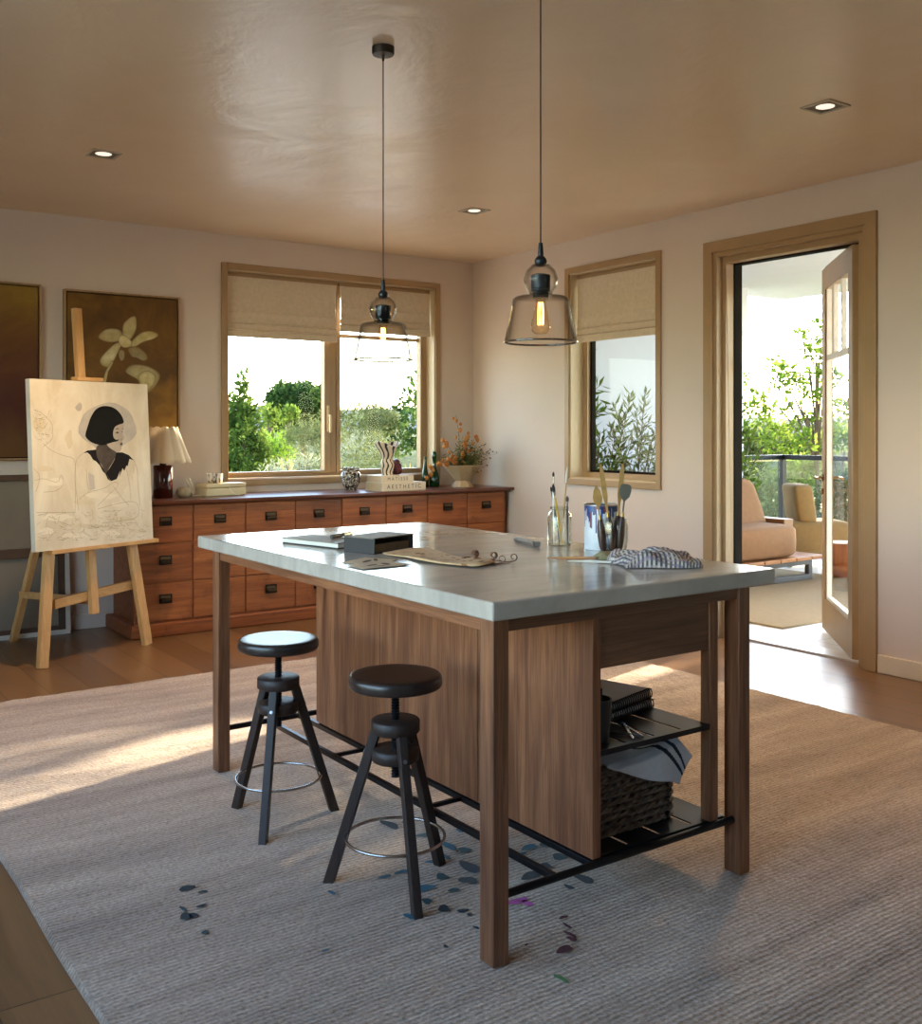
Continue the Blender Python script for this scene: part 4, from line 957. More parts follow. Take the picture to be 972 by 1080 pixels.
    MB().lathe([(0, 0), (.026, 0), (.029, .006), (.029, .085), (.025, .11), (.016, .15), (.012, .18), (.011, .225), (.014, .227), (.014, .24), (0, .24)], n=28).build('bottle_body', gm, r, world=False, smooth=40)
    r = root('green_bottle', (4.505, 6.74, ZT), 'bulbous dark green glass bottle, taller of the pair beside the footed bowl', 'bottle', group='green bottles')
    MB().lathe([(0, 0), (.034, 0), (.041, .012), (.043, .05), (.040, .085), (.03, .115), (.018, .15), (.014, .19), (.018, .225), (.022, .25), (.016, .275), (.0, .285)], n=28).build('bottle_body', gm, r, world=False, smooth=40)
    # faceted footed bowl with a dried arrangement
    bx, by = 4.69, 6.62
    r = root('footed_bowl', (bx, by, ZT), 'faceted beige footed bowl near the corner, holding the dried arrangement', 'bowl')
    m_b = plain('sandy_ceramic', '#b59b78', .5, var=.06)
    vsz = [(.0, 0), (.09, 0), (.086, .012), (.055, .05), (.062, .056), (.158, .168), (.160, .174), (.150, .174), (.06, .075), (0, .07)]
    MB().lathe(vsz, n=8, rad=None).build('bowl_body', m_b, r, world=False, bevel=.002)
    r2 = root('dried_arrangement', (bx, by, ZT+.09), 'dried orange lantern stems and grey-green foliage standing in the footed bowl', 'plant')
    m_stem = plain('dry_stem', '#7d6c4c', .8); m_lan = leafmat('orange_lantern_husk', '#b56c38', '#cf9356', '#dcb07c', .35, 30); m_fo = leafmat('grey_green_sprig', '#4a5230', '#6f7545', '#93925c', .35, 20)
    rnd = random.Random(8); stems = MB(); fol = MB()
    base = V((bx, by, ZT+.10))
    lan = []
    def stem(dx, dy, h, nl, r0=.0028, pod=True, bend=.0, start=.5):
        p = [base+V((dx*.1, dy*.1, 0)), base+V((dx*.35, dy*.35, h*.45+bend)), base+V((dx*.7, dy*.7, h*.8+bend)), base+V((dx, dy, h))]
        stems.tube(p, [r0, r0*.9, r0*.7, r0*.4], 6)
        for i in range(nl):
            f = start+(1-start)*i/max(1, nl-1); k = min(2, int(f*3)); q = p[k].lerp(p[k+1], f*3-k)
            if pod: lan.append(q+V((rnd.uniform(-.025, .025), rnd.uniform(-.02, .02), rnd.uniform(-.03, .005))))
    stem(-.06, 0, .47, 5, start=.55); stem(-.2, -.03, .27, 6); stem(-.31, -.02, .06, 7, bend=.07); stem(-.36, -.05, .0, 5, bend=.10, start=.6); stem(.12, -.02, .30, 4, start=.6); stem(-.02, -.06, .24, 6, start=.35); stem(-.16, -.08, .12, 6, start=.5, bend=.05); stem(.02, -.05, .34, 5, start=.5)
    for k in range(120):
        a = rnd.uniform(0, 2*PI); q = rnd.uniform(.02, .22); h = rnd.uniform(.10, .34)*(1-.45*q/.22)
        dx, dy = q*math.cos(a)*1.0+.04, q*math.sin(a)*.7
        if by+dy > 6.87: dy = 6.86-by
        stem(dx, dy, h, 0, .0014, False)
        for i in range(26):
            f = rnd.uniform(.35, 1); c = base+V((dx*f, dy*f, h*f))+V((rnd.gauss(0, .012), rnd.gauss(0, .012), rnd.gauss(0, .012)))
            u = V((rnd.gauss(0, 1), rnd.gauss(0, 1), rnd.gauss(0, 1))).normalized(); w_ = u.orthogonal().normalized(); L_ = rnd.uniform(.012, .024)
            fol.add([c, c+u*L_*.5+w_*L_*.25, c+u*L_, c+u*L_*.5-w_*L_*.25], [(0, 1, 2, 3)])
    for (dx, dy, h) in ((.27, -.02, .17), (.33, -.03, .16), (.22, -.03, .22), (.24, -.04, .06)):
        stem(dx, dy, h, 0, .0012, False, .02)
        for i in range(9):
            c = base+V((dx*(.6+.045*i), dy, h*(.7+.035*i)+.02))+V((0, 0, rnd.uniform(-.02, .02))); u = V((rnd.gauss(0, 1), rnd.gauss(0, .5), rnd.gauss(0, .6))).normalized(); w_ = u.orthogonal().normalized()
            fol.add([c, c+u*.013+w_*.007, c+u*.026, c+u*.013-w_*.007], [(0, 1, 2, 3)])
    stems.build('stem', m_stem, r2, smooth=60); f_ = fol.build('foliage', m_fo, r2, norm=False); f_['kind'] = 'stuff'
    for q in lan:
        s_ = rnd.uniform(.013, .021)
        MB().lathe([(0, .9*s_), (.45*s_, .7*s_), (.85*s_, .25*s_), (.9*s_, -.15*s_), (.6*s_, -.7*s_), (.0, -1.25*s_)], tuple(q), 10, rad=lambda a, i: 1+.08*math.cos(5*a)).build('lantern_pod', m_lan, r2, smooth=60)
things_on_chest()
# ------------------------------------------------------------------ things on the work table
Z = .8955
def on_table():
    # sketchbook with pen
    r = root('sketchbook', (1.715, 3.27, Z), 'closed thin sketchbook with pale pages and dark cover near the far end of the table', 'book', rz=math.radians(14))
    m_cv = plain('charcoal_cover', '#3a3532', .6); m_pg = plain('white_page_edge', '#d9d3c6', .7)
    MB().box(-.075, .075, -.15, .15, 0, .004).build('back_cover', m_cv, r, world=False, bevel=.001)
    MB().box(-.073, .073, -.148, .148, .004, .017).build('pages', m_pg, r, world=False)
    MB().box(-.075, .075, -.15, .15, .017, .021).build('front_cover', plain('taupe_cover', '#8a7d70', .6), r, world=False, bevel=.001)
    r = root('fountain_pen', (1.77, 3.27, Z+.021), 'dark pen lying across the sketchbook', 'pen', rz=math.radians(30))
    MB().tube([(-.05, 0, .007), (.03, 0, .007)], .007, 12).build('barrel', m_cv, r, world=False, smooth=40)
    MB().tube([(.03, 0, .007), (.085, 0, .007), (.09, 0, .007)], [.008, .008, .006], 12).build('cap', plain('pale_pen_cap', '#b9aa90', .3, .5), r, world=False, smooth=40)
    # open-fronted archive box
    r = root('archive_box', (1.779, 3.0, Z), 'open-fronted dark document box with a pale lid, next to the sketchbook', 'box', rz=math.radians(18))
    m_k = plain('black_box_board', '#2a2626', .6, var=.15); w, d, h, t_ = .101, .068, .05, .003
    mb = MB().box(-w, w, -d, d, 0, t_).box(-w, -w+t_, -d, d, t_, h).box(w-t_, w, -d, d, t_, h).box(-w+t_, w-t_, d-t_, d, t_, h)
    mb.build('box_shell', m_k, r, world=False)
    MB().box(-w-.002, w+.002, -d-.002, d+.002, h, h+.003).build('box_lid', plain('mottled_box_lid', '#7d7063', .6, var=.2, scale=25), r, world=False, bevel=.001)
    MB().box(-w+.01, w-.01, -d+.012, d-.01, t_, .030).build('paper_stack', plain('brown_paper_stack', '#5a4632', .8, var=.2, scale=60), r, world=False)
    # cloth tool roll with leather straps
    t = NT('printed_canvas_roll'); n = t.noise(t.coords(), 30, 4)
    t.set(t.ramp(n, [(.3, '#c09a70'), (.6, '#d6b48a')]), .85); m_roll = t.m
    m_strap = plain('brown_leather_strap', '#6a4630', .55); m_print = plain('faded_print', '#8a5a38', .85, var=.2, scale=80)
    o_ = [(1.712, 2.905), (1.79, 2.935), (1.875, 2.962), (1.886, 2.86), (1.868, 2.73), (1.872, 2.64), (1.90, 2.585), (1.882, 2.52), (1.78, 2.466), (1.742, 2.53), (1.712, 2.65), (1.72, 2.77)]
    c0 = (1.80, 2.70)
    mb = MB(); n = 48; NR = 14
    pts = []
    for i in range(n):
        f = i/n*len(o_); k = int(f); tt = f-k
        p0, p1, p2, p3 = (V((*o_[(k+j-1) % len(o_)], 0)) for j in range(4))
        pts.append(.5*((2*p1)+(p2-p0)*tt+(2*p0-5*p1+4*p2-p3)*tt*tt+(3*p1-p0-3*p2+p3)*tt**3))
    C = V((*c0, 0)); vs = []
    for q in range(NR+1):
        for p in pts:
            s = q/NR; P = C+(p-C)*s
            z = .0035+.0045*(math.sin(21*P.x+4)*math.sin(17*P.y)+1)*(.4+.6*s)*(1 if q < NR else .25)
            vs.append((P.x+.012, P.y-.02, Z+z))
    fs = []; ms = []
    for q in range(NR):
        for i in range(n):
            a = q*n+i; b = q*n+(i+1) % n; fs.append((a, b, b+n, a+n)); P = vs[a]
            ms.append(1 if math.sin(63*P[0]+8*math.sin(30*P[1]))*math.sin(55*P[1]) > .72 and q > 3 else 0)
    r = root('tool_roll', (c0[0]+.012, c0[1]-.02, Z), 'unrolled printed canvas tool roll with leather ties, spread on the table', 'tool roll')
    mb.add(vs, fs, ms); mb.build('cloth', [m_roll, m_print], r, smooth=70, solid=.002, norm=False)
    def curl(p, d, n_=18, w=.016, L=.10, rad_=.012):
        p = V((*p, Z+.006)); d = V((d[0], d[1], 0)).normalized(); s_ = V((-d.y, d.x, 0)); vs = []
        path = [p+d*(L*k/6)+V((0, 0, .004*math.sin(k))) for k in range(7)]
        e = path[-1]
        for k in range(1, n_):
            a = -PI/2+k*.36; q = rad_*(1-k/n_*.5); path.append(e+d*(q*math.cos(a))+V((0, 0, rad_+q*math.sin(a))))
        for q in path: vs += [q-s_*w/2, q+s_*w/2]
        return MB().add(vs, [(2*k, 2*k+1, 2*k+3, 2*k+2) for k in range(len(path)-1)])
    for p, d, L in (((1.865, 2.53), (.82, -.45), .10), ((1.86, 2.575), (.9, -.2), .075), ((1.84, 2.51), (.8, -.6), .07), ((1.86, 2.62), (.9, .1), .05)): curl(p, d, L=L).build('strap', m_strap, r, smooth=60, solid=.002, norm=False)
    # loose cards
    def card(name, pts, label, dz, spots):
        mb = MB(); mb.prism(pts, lambda x, y: (x, y, Z+dz), lambda x, y: (x, y, Z+dz+.0012))
        for (x, y, a, b, rz) in spots:
            q = [(x+a*math.cos(2*PI*i/10)*math.cos(rz)-b*math.sin(2*PI*i/10)*math.sin(rz), y+a*math.cos(2*PI*i/10)*math.sin(rz)+b*math.sin(2*PI*i/10)*math.cos(rz)) for i in range(10)]
            mb.add([(u, v, Z+dz+.0016) for u, v in q], [tuple(range(10))], 1)
        o = mb.build(name, [m_paper, m_sk], norm=False); tag(o, label, 'card', 'sketch cards on the table')
    m_paper = plain('buff_card', '#c9b394', .75, var=.08, scale=20); m_sk = plain('sepia_sketch', '#5b4335', .8, var=.3, scale=80)
    card('sketch_card', [(1.51, 2.775), (1.565, 2.665), (1.685, 2.735), (1.635, 2.845)], 'buff sketch card farther from the table edge, tucked under the other card', .0005, [(1.59, 2.755, .035, .010, .7), (1.63, 2.77, .03, .007, 1.1)])
    card('sketch_card', [(1.487, 2.70), (1.49, 2.60), (1.66, 2.605), (1.645, 2.735)], 'buff sketch card on top, nearer the left edge of the table', .002, [(1.55, 2.655, .025, .008, .4), (1.60, 2.66, .02, .012, 1.5), (1.57, 2.63, .035, .005, .1)])
    # paint tube / pencil sharpener handle
    r = root('metal_scraper', (2.31, 2.86, Z), 'small silver metal tool lying beside the brush jar', 'tool', rz=math.radians(-106))
    m_al = plain('brushed_aluminium', '#b5b3b2', .3, .9)
    MB().tube([(-.10, 0, .009), (.06, 0, .009)], [.009, .008], 14).build('shaft', m_al, r, world=False, smooth=40)
    MB().tube([(.06, 0, .009), (.075, 0, .009), (.10, 0, .009)], [.008, .012, .010], 14).tube([(.085, -.015, .012), (.085, .015, .012)], .007, 10).build('head', m_al, r, world=False, smooth=40)
    # brush jar
    m_jar = thin_glass('jar_glass', (.96, .975, .955), 1., .01, edge='#59604f', base=.03)
    def jar(name, x, y, prof, label):
        r = root(name, (x, y, Z), label, 'jar', group='glass tool jars')
        inn = [(max(0, q-.003), z+(.004 if i < 2 else 0)) for i, (q, z) in enumerate(prof)]
        MB().lathe(prof+inn[::-1], n=40).build('jar_glass', m_jar, r, world=False, smooth=50)
        return r
    J1 = (2.384, 2.766)
    r = jar('brush_jar', *J1, [(0, 0), (.040, 0), (.043, .004), (.043, .10), (.040, .112), (.031, .122), (.030, .126), (.033, .128), (.033, .135), (.030, .137)], 'taller glass jar holding slim brushes')
    def brush(x0, y0, dx, dy, L, hc, label, tip='round', bristle='#17130f', ferr='#b9b8b6', r0=.0032, tl=.022, tw=.0055, z0=.006):
        b = V((x0, y0, Z+z0)); d = V((dx, dy, 1)).normalized()
        q = root('paint_brush', tuple(b), label, 'brush', group='brushes on the table')
        MB().tube([b, b+d*L*.3, b+d*L*.62, b+d*L*.8], [r0*.5, r0, r0*1.25, r0*.8], 8).build('handle', plain('handle_'+hc[1:], hc, .35) if 'handle_'+hc[1:] not in bpy.data.materials else bpy.data.materials['handle_'+hc[1:]], q, smooth=50)
        MB().tube([b+d*L*.8, b+d*(L-tl)], [r0*.85, tw*.75], 8).build('ferrule', plain('ferrule_'+ferr[1:], ferr, .25, .9) if 'ferrule_'+ferr[1:] not in bpy.data.materials else bpy.data.materials['ferrule_'+ferr[1:]], q, smooth=50)
        MB().tube([b+d*(L-tl), b+d*(L-tl*.6), b+d*(L-tl*.25), b+d*L], [tw*.75, tw, tw*.75, tw*.12], 8).build('bristles', plain('bristle_'+bristle[1:], bristle, .7) if 'bristle_'+bristle[1:] not in bpy.data.materials else bpy.data.materials['bristle_'+bristle[1:]], q, smooth=50)
    brush(2.371, 2.782, .01, .02, .255, '#e8e4dc', 'white brush with black round tip, tallest of the dark-tipped brushes in the jar', tl=.018, tw=.0045)
    brush(2.381, 2.747, -.13, .09, .215, '#d2a83a', 'yellow-handled brush with a thick black tip leaning left in the jar', tl=.028, tw=.006)
    brush(2.401, 2.787, -.17, .03, .205, '#5f6a74', 'grey-handled brush with small black tip in the jar', tl=.018, tw=.0042)
    brush(2.386, 2.762, .09, -.03, .275, '#c9a878', 'natural wood brush with long pale tip leaning right in the jar', bristle='#e2d8c6', tl=.06, tw=.0045)
    brush(2.396, 2.737, .02, .03, .17, '#3d434b', 'short dark slate-handled brush in the middle of the jar', bristle='#4a4138', tl=.02, tw=.006)
    # paint tin with drips
    T0 = (2.430, 2.600)
    r = root('paint_tin', (T0[0], T0[1], Z), 'tall white paint tin with blue and red drips below its rim', 'tin')
    R_ = .058; H_ = .152
    t = NT('white_tin'); vv = t.coords(); t.set(t.ramp(t.noise(vv, 20, 4), [(.3, '#c9ccd2'), (.7, '#dde0e4')]), .35)
    N = 72; rows = 60; vs = []; fs = []; ms = []; rnd = random.Random(4)
    dr = []
    dr += [(.50, .30, .012, 1), (.535, .52, .008, 3), (.56, .22, .014, 1), (.585, .62, .008, 1), (.61, .40, .007, 2), (.635, .50, .008, 3), (.655, .18, .013, 1), (.69, .30, .010, 2), (.72, .45, .009, 1), (.75, .28, .014, 3), (.46, .35, .008, 2)]
    for k in range(26):
        dr.append((rnd.uniform(0, 1), rnd.choice((.25, .4, .5, .15, .62)), rnd.choice((.006, .009, .013)), rnd.choice((1, 2, 3, 1))))
    for i in range(rows+1):
        for k in range(N*2): a = PI*k/N; vs.append((R_*math.cos(a), R_*math.sin(a), H_*i/rows))
    N2 = N*2
    for i in range(rows):
        for k in range(N2):
            fs.append((i*N2+k, i*N2+(k+1) % N2, (i+1)*N2+(k+1) % N2, (i+1)*N2+k)); u = (k+.5)/N2; dn = 1-(i+.5)/rows; mi = 0
            for (c, L_, w, col) in dr:
                du = abs((u-c+.5) % 1-.5)
                if du < w*(1 if dn < L_*.9 else .7) and dn < L_ or (du < .035 and dn < .11+.04*math.sin(40*u+c*9)): mi = col
            ms.append(mi)
    mb = MB(); mb.add(vs, fs, ms); mb.build('tin_body', [t.m, plain('ultramarine_paint', '#27376e', .3), plain('brick_red_paint', '#743038', .3), plain('slate_blue_paint', '#3c5a92', .3)], r, world=False, smooth=50)
    MB().tube([(R_*math.cos(2*PI*k/48), R_*math.sin(2*PI*k/48), H_) for k in range(48)], .0028, 8, closed=True).build('rim', m_al, r, world=False, smooth=60)
    MB().lathe([(R_-.001, .004), (0, .004)], n=40).build('tin_base', m_al, r, world=False)
    # second jar, with dark-handled palette knives
    J2 = (2.380, 2.486)
    jar('tool_jar', *J2, [(0, 0), (.036, 0), (.042, .006), (.047, .04), (.0475, .09), (.044, .107), (.045, .112)], 'shorter glass jar packed with dark wooden tool handles')
    m_dh = plain('dark_rosewood_handle', '#3a2119', .35, var=.2, scale=40); m_br = plain('brass_ferrule', '#a58347', .3, .9); m_bl = plain('palette_steel', '#8f8b84', .3, .9); m_ob = plain('ochre_stained_blade', '#b08a4e', .5, .2, var=.2, scale=30)
    def knife(x, y, dx, dy, kind, label, hl=.118, blade=m_bl):
        b = V((x, y, Z+.006)); d = V((dx, dy, 1)).normalized(); s_ = V((.8166, -.577, 0)); s_ = (s_-d*s_.dot(d)).normalized(); nn = d.cross(s_)
        q = root('palette_knife', tuple(b), label, 'palette knife', group='palette knives in the shorter jar')
        MB().tube([b, b+d*.015, b+d*.05, b+d*(hl-.02), b+d*hl], [.008, .0125, .0145, .0115, .007], 12).build('handle', m_dh, q, smooth=60)
        MB().tube([b+d*hl, b+d*(hl+.014)], [.006, .0045], 10).build('ferrule', m_br, q, smooth=40)
        e = b+d*(hl+.012)
        if kind == 'none': return
        if kind == 'leaf': out = [(-.002, 0), (-.003, .03), (-.013, .045), (-.016, .062), (-.011, .085), (0, .105), (.011, .085), (.016, .062), (.013, .045), (.003, .03), (.002, 0)]
        elif kind == 'spade': out = [(-.0025, 0), (-.0025, .04), (-.016, .056), (-.02, .075), (-.018, .092), (-.008, .098), (.008, .098), (.018, .092), (.02, .075), (.016, .056), (.0025, .04), (.0025, 0)]
        else: out = [(-.0035, 0), (-.004, .03), (-.0085, .06), (-.008, .13), (-.003, .165), (.003, .165), (.008, .13), (.0085, .06), (.004, .03), (.0035, 0)]
        MB().prism(out, lambda a, c: e+s_*a+d*c-nn*.0008, lambda a, c: e+s_*a+d*c+nn*.0008).build('blade', blade, q, norm=True)
    knife(2.352, 2.505, -.08, .08, 'leaf', 'palette knife with ochre-stained leaf-shaped blade', .105, m_ob)
    knife(2.366, 2.475, -.07, .13, 'long', 'palette knife with long thin tapering blade leaning left', .115, m_ob)
    knife(2.388, 2.472, .11, -.05, 'spade', 'palette knife with broad rounded grey blade', .115)
    knife(2.402, 2.502, .14, .02, 'long', 'palette knife with long blade leaning right behind the broad one', .115, m_ob)
    knife(2.380, 2.51, .0, .02, 'none', 'dark wooden tool handle standing blade-down in the middle of the shorter jar', .10)
    # two brushes lying by the cloth
    def lying(p0, p1, hc, bc, label):
        a = V((*p0, Z+.0045)); b = V((*p1, Z+.0045)); d = b-a
        q = root('paint_brush', tuple(a), label, 'brush', group='brushes on the table')
        MB().tube([a, a+d*.3, a+d*.62], [.0022, .0042, .0036], 8).build('handle', plain('lying_'+hc[1:], hc, .4), q, smooth=50)
        MB().tube([a+d*.62, a+d*.8], [.0036, .0045], 8).build('ferrule', bpy.data.materials['ferrule_b9b8b6'], q, smooth=50)
        MB().tube([a+d*.8, a+d*.93, a+d], [.0045, .0045, .002], 8).build('bristles', plain('lying_b'+bc[1:], bc, .8), q, smooth=50)
    lying((2.085, 2.478), (2.285, 2.335), '#c98f5e', '#b49a74', 'orange-brown brush lying on the table behind the white one')
    lying((2.088, 2.385), (2.25, 2.21), '#d9d4ca', '#c9c3b6', 'white-handled brush lying beside the folded cloth')
    # folded striped cloth
    t = NT('checked_cloth'); uv = t.new('ShaderNodeUVMap'); uv.uv_map = 'UVMap'
    w1 = t.new('ShaderNodeTexWave', wave_type='BANDS', bands_direction='X', wave_profile='SIN'); w1.inputs['Scale'].default_value = 3.1; w1.inputs['Distortion'].default_value = .4
    w2 = t.new('ShaderNodeTexWave', wave_type='BANDS', bands_direction='Y', wave_profile='SIN'); w2.inputs['Scale'].default_value = 2.5; w2.inputs['Distortion'].default_value = .4
    t.link(uv.outputs[0], w1.inputs['Vector']); t.link(uv.outputs[0], w2.inputs['Vector'])
    c1 = t.mix(t.ramp(w1.outputs['Fac'], [(.42, (0, 0, 0)), (.55, (1, 1, 1))]), '#c5bdb0', '#55565c')
    n = t.noise(uv.outputs[0], 2.2, 3); c2 = t.ramp(n, [(.38, '#c9bfae'), (.5, '#8b6f93'), (.6, '#4c5563'), (.7, '#b9b58e')])
    t.set(t.mix(t.math('MULTIPLY', t.ramp(w2.outputs['Fac'], [(.45, (0, 0, 0)), (.6, (1, 1, 1))]), .6), c1, c2), .9); m_cl = t.m
    mb = MB(); NU, NV = 70, 50
    A, B, C_, D_ = V((2.215, 2.36, 0)), V((2.135, 2.175, 0)), V((2.335, 2.05, 0)), V((2.485, 2.235, 0))
    rnd = random.Random(6)
    def P(u, v):
        p = A.lerp(D_, u).lerp(B.lerp(C_, u), v)
        e = min(1, min(u, 1-u, v, 1-v)/.10); e = math.sin(e*PI/2)
        h = .012+.026*math.sin(PI*min(1, u*1.15))**.7*(.55+.45*math.sin(PI*v))+.007*math.sin(9*u+6*v)+.005*math.sin(17*u-11*v)+.004*math.sin(23*v+5*u)
        wob = V((.010*math.sin(8*v+2), .010*math.sin(7*u), 0))
        return (p.x+wob.x, p.y+wob.y, Z+.002+max(.004, h)*e)
    mb.grid(P, NU, NV); o = mb.build('striped_cloth', m_cl, smooth=80, norm=False)
    uvl = o.data.uv_layers.new(name='UVMap')
    for li, l in enumerate(o.data.loops):
        i = l.vertex_index; a, b = (i % (NU+1))/NU, (i//(NU+1))/NV
        uvl.data[li].uv = (a*2+.15*math.sin(5*b), b*2+.2*math.sin(4*a))
    tag(o, 'crumpled checked cloth in grey, cream and purple on the right end of the table', 'cloth')
    mb = MB(); A2 = [V((2.24, 2.44, 0)), V((2.20, 2.36, 0)), V((2.40, 2.24, 0)), V((2.48, 2.36, 0))]
    def P2(u, v):
        p = A2[0].lerp(A2[3], u).lerp(A2[1].lerp(A2[2], u), v); e = math.sin(min(1, min(u, 1-u, v, 1-v)/.12)*PI/2)
        return (p.x, p.y, Z+.002+e*(.014+.004*math.sin(8*u+3*v)))
    mb.grid(P2, 30, 16); o = mb.build('olive_rag', plain('olive_cotton', '#8f8a66', .9, var=.15, scale=30), smooth=80, norm=False); tag(o, 'small olive cotton rag lying behind the checked cloth', 'cloth')
on_table()

# ------------------------------------------------------------------ things on the shelves of the table
def on_shelf():
    z = .4685
    r = root('pencil_cup', (1.882, 2.03, z), 'black pencil cup on the middle shelf of the table', 'cup')
    m_bk2 = plain('matt_black_cup', '#141416', .5)
    MB().lathe([(0, 0), (.032, 0), (.04, .115), (.0375, .115), (.031, .006), (0, .006)], n=32).build('cup_body', m_bk2, r, world=False, smooth=50)
    for i, (dx, dy, L, lb) in enumerate(((-.018, -.01, .152, 'black pencil standing at the left of the pencil cup'), (-.002, -.006, .162, 'black pencil standing in the middle of the pencil cup'), (.014, -.002, .158, 'black pencil standing at the right of the pencil cup'))):
        b = V((1.882+dx*.6, 2.03+dy*.6, z+.008)); q = V((1.882+dx, 2.03+dy, z+L))
        p = root('pencil', tuple(b), lb, 'pencil', group='pencils in the black cup')
        MB().tube([b, b.lerp(q, .88)], .0035, 6).build('pencil_barrel', m_bk2, p)
        MB().tube([b.lerp(q, .88), q], [.0035, .0006], 6).build('sharpened_tip', plain('bare_pencil_wood', '#c09a72', .7) if 'bare_pencil_wood' not in bpy.data.materials else bpy.data.materials['bare_pencil_wood'], p)
    m_k = plain('grey_kraft_cover', '#7a6b61', .7, var=.06); m_p = plain('grey_pages', '#a89c90', .8)
    def pad(x, y, zz, w, d, h, rz, label):
        r = root('spiral_sketchbook', (x, y, zz), label, 'book', rz=rz, group='spiral sketchbooks on the shelf')
        MB().box(-w, w, -d, d, 0, .003).box(-w, w, -d, d, h-.003, h).build('cover', m_k, r, world=False, bevel=.001)
        MB().box(-w+.004, w-.004, -d+.008, d-.004, .003, h-.003).build('pages', m_p, r, world=False)
        mb = MB(); n = int(2*w/.011)
        for k in range(n):
            xx = -w+.006+k*.011; mb.tube([(xx, -d+.004+.010*math.cos(a), h/2+(h/2+.003)*math.sin(a)) for a in [2*PI*q/10 for q in range(10)]], .0017, 5, closed=True)
        mb.build('spiral_binding', plain('dark_spiral_wire', '#3a332e', .4, .6) if 'dark_spiral_wire' not in bpy.data.materials else bpy.data.materials['dark_spiral_wire'], r, world=False)
    pad(2.063, 2.262, z+.003, .175, .115, .022, math.radians(10), 'lower spiral-bound sketchbook of the pair on the middle shelf')
    pad(2.055, 2.262, z+.0285, .18, .12, .024, math.radians(15), 'upper spiral-bound sketchbook of the pair on the middle shelf')
    # drafting compass
    r = root('drafting_compass', (1.98, 2.01, z), 'steel drafting compass opened flat beside the pencil cup', 'compass')
    st = plain('polished_steel', '#a9a9ab', .22, 1.)
    a, b, c = V((2.035, 2.085, z+.006)), V((1.962, 1.975, z+.004)), V((1.925, 1.99, z+.004))
    MB().beam(a, b, .007, .005).build('leg', st, r, bevel=.001); MB().beam(a, V((2.0, 1.975, z+.004)), .006, .005).build('leg', st, r, bevel=.001)
    MB().beam(V((1.95, 2.06, z+.005)), V((2.0, 1.985, z+.005)), .007, .005).build('crossbar', m_bk, r, bevel=.001)
    MB().lathe([(0, 0), (.007, 0), (.007, .010), (0, .010)], tuple(a-V((0, 0, .005))), 14).build('hinge', st, r, smooth=40)
    # woven basket
    r = root('woven_basket', (2.02, 2.22, .1905), 'dark woven seagrass basket on the lower shelf of the table', 'basket')
    t = NT('dark_seagrass'); n = t.noise(t.coords((1, 1, 1)), 45, 4, .7)
    t.set(t.ramp(n, [(.3, '#3c2f25'), (.55, '#6b5745'), (.75, '#8a735c')]), .75); t.bump(t.noise(t.coords((1, 1, 3)), 160, 3), .3, .002); m_w = t.m
    xa, xb, ya, yb, H_ = 1.842, 2.205, 2.045, 2.42, .185
    def loop(off, n):
        cr = .035; pts = []
        cs = [(xb-cr, ya+cr, -PI/2), (xb-cr, yb-cr, 0), (xa+cr, yb-cr, PI/2), (xa+cr, ya+cr, PI)]
        for cx_, cy_, a0 in cs:
            for k in range(6): a = a0+k/5*PI/2; pts.append((cx_+(cr+off)*math.cos(a), cy_+(cr+off)*math.sin(a)))
        # resample
        P_ = [V((*p, 0)) for p in pts]; P_.append(P_[0]); L_ = [0]
        for p, q in zip(P_, P_[1:]): L_.append(L_[-1]+(q-p).length)
        out = []; j = 0
        for k in range(n):
            s = L_[-1]*k/n
            while L_[j+1] < s: j += 1
            out.append(P_[j].lerp(P_[j+1], (s-L_[j])/(L_[j+1]-L_[j])))
        return out
    mb = MB(); rows = 9; n = 180; per = 4.5
    for i in range(rows):
        zz = .1905+.011+i*(H_-.02)/(rows-1)
        for ph in (0, 1):
            L_ = loop(-.004, n); c = V((sum(p.x for p in L_)/n, sum(p.y for p in L_)/n, 0)); pts = []
            for k, p in enumerate(L_):
                nx_ = (L_[(k+1) % n]-L_[k-1]).normalized(); nrm = V((nx_.y, -nx_.x, 0)); w = 2*PI*k/per/2+PI*ph+PI*(i % 2)*.5
                pts.append(p+nrm*(.0055*math.cos(w))+V((0, 0, zz+.005*math.sin(w))))
            mb.tube(pts, .0062, 5, closed=True)
    mb.build('woven_wall', m_w, r, smooth=70)
    mb = MB(); L_ = loop(-.003, 60); mb.tube([p+V((0, 0, .1905+H_)) for p in L_], .010, 8, closed=True); mb.build('rim', m_w, r, smooth=60)
    MB().box(xa+.012, xb-.012, ya+.012, yb-.012, .1908, .198).build('basket_bottom', m_w, r)
    # towel over the rim
    m_t = plain('white_cotton_towel', '#c9c8c8', .9, var=.04, scale=60, bump=.3, bscale=350); m_s = plain('navy_towel_stripe', '#1e2233', .9)
    NU, NV = 150, 180
    rim_z = .1905+H_+.013
    def P(u, v):
        x = 1.93+.325*u
        tip = .012+.125*max(0, 1-abs(u-.84)/(.84 if u < .84 else .17))**1.05       # hanging length
        s = -.24+v*(.24+tip)                                  # arc length from inside to the tip
        lift = .028*math.exp(-((u-.80)/.28)**2)
        if s < 0:
            y = 2.058-s*.9; z = rim_z+lift*(1-abs(s)/.3)+.012*math.sin(9*u+s*20)*min(1, -s*12)+.02*(-s)
        else:
            y = 2.058-.030*min(1, s/.02)-.006*math.sin(10*u+2)*min(1, s/.04); z = rim_z+lift-max(0, s-.008)+.0
        if u > .86: y -= 0; z -= (u-.86)*.25
        return (x, y, z)
    def mi(u, v):
        tip = .012+.125*max(0, 1-abs(u-.84)/(.84 if u < .84 else .17))**1.05; s = -.24+v*(.24+tip)
        q = .34*u*.9+s*1.15       # diagonal stripe coordinate
        for c in (.185, .215, .345): 
            if abs(.325*u*.82+(-s)*.75-c+.03) < .0062: return 1
        return 0
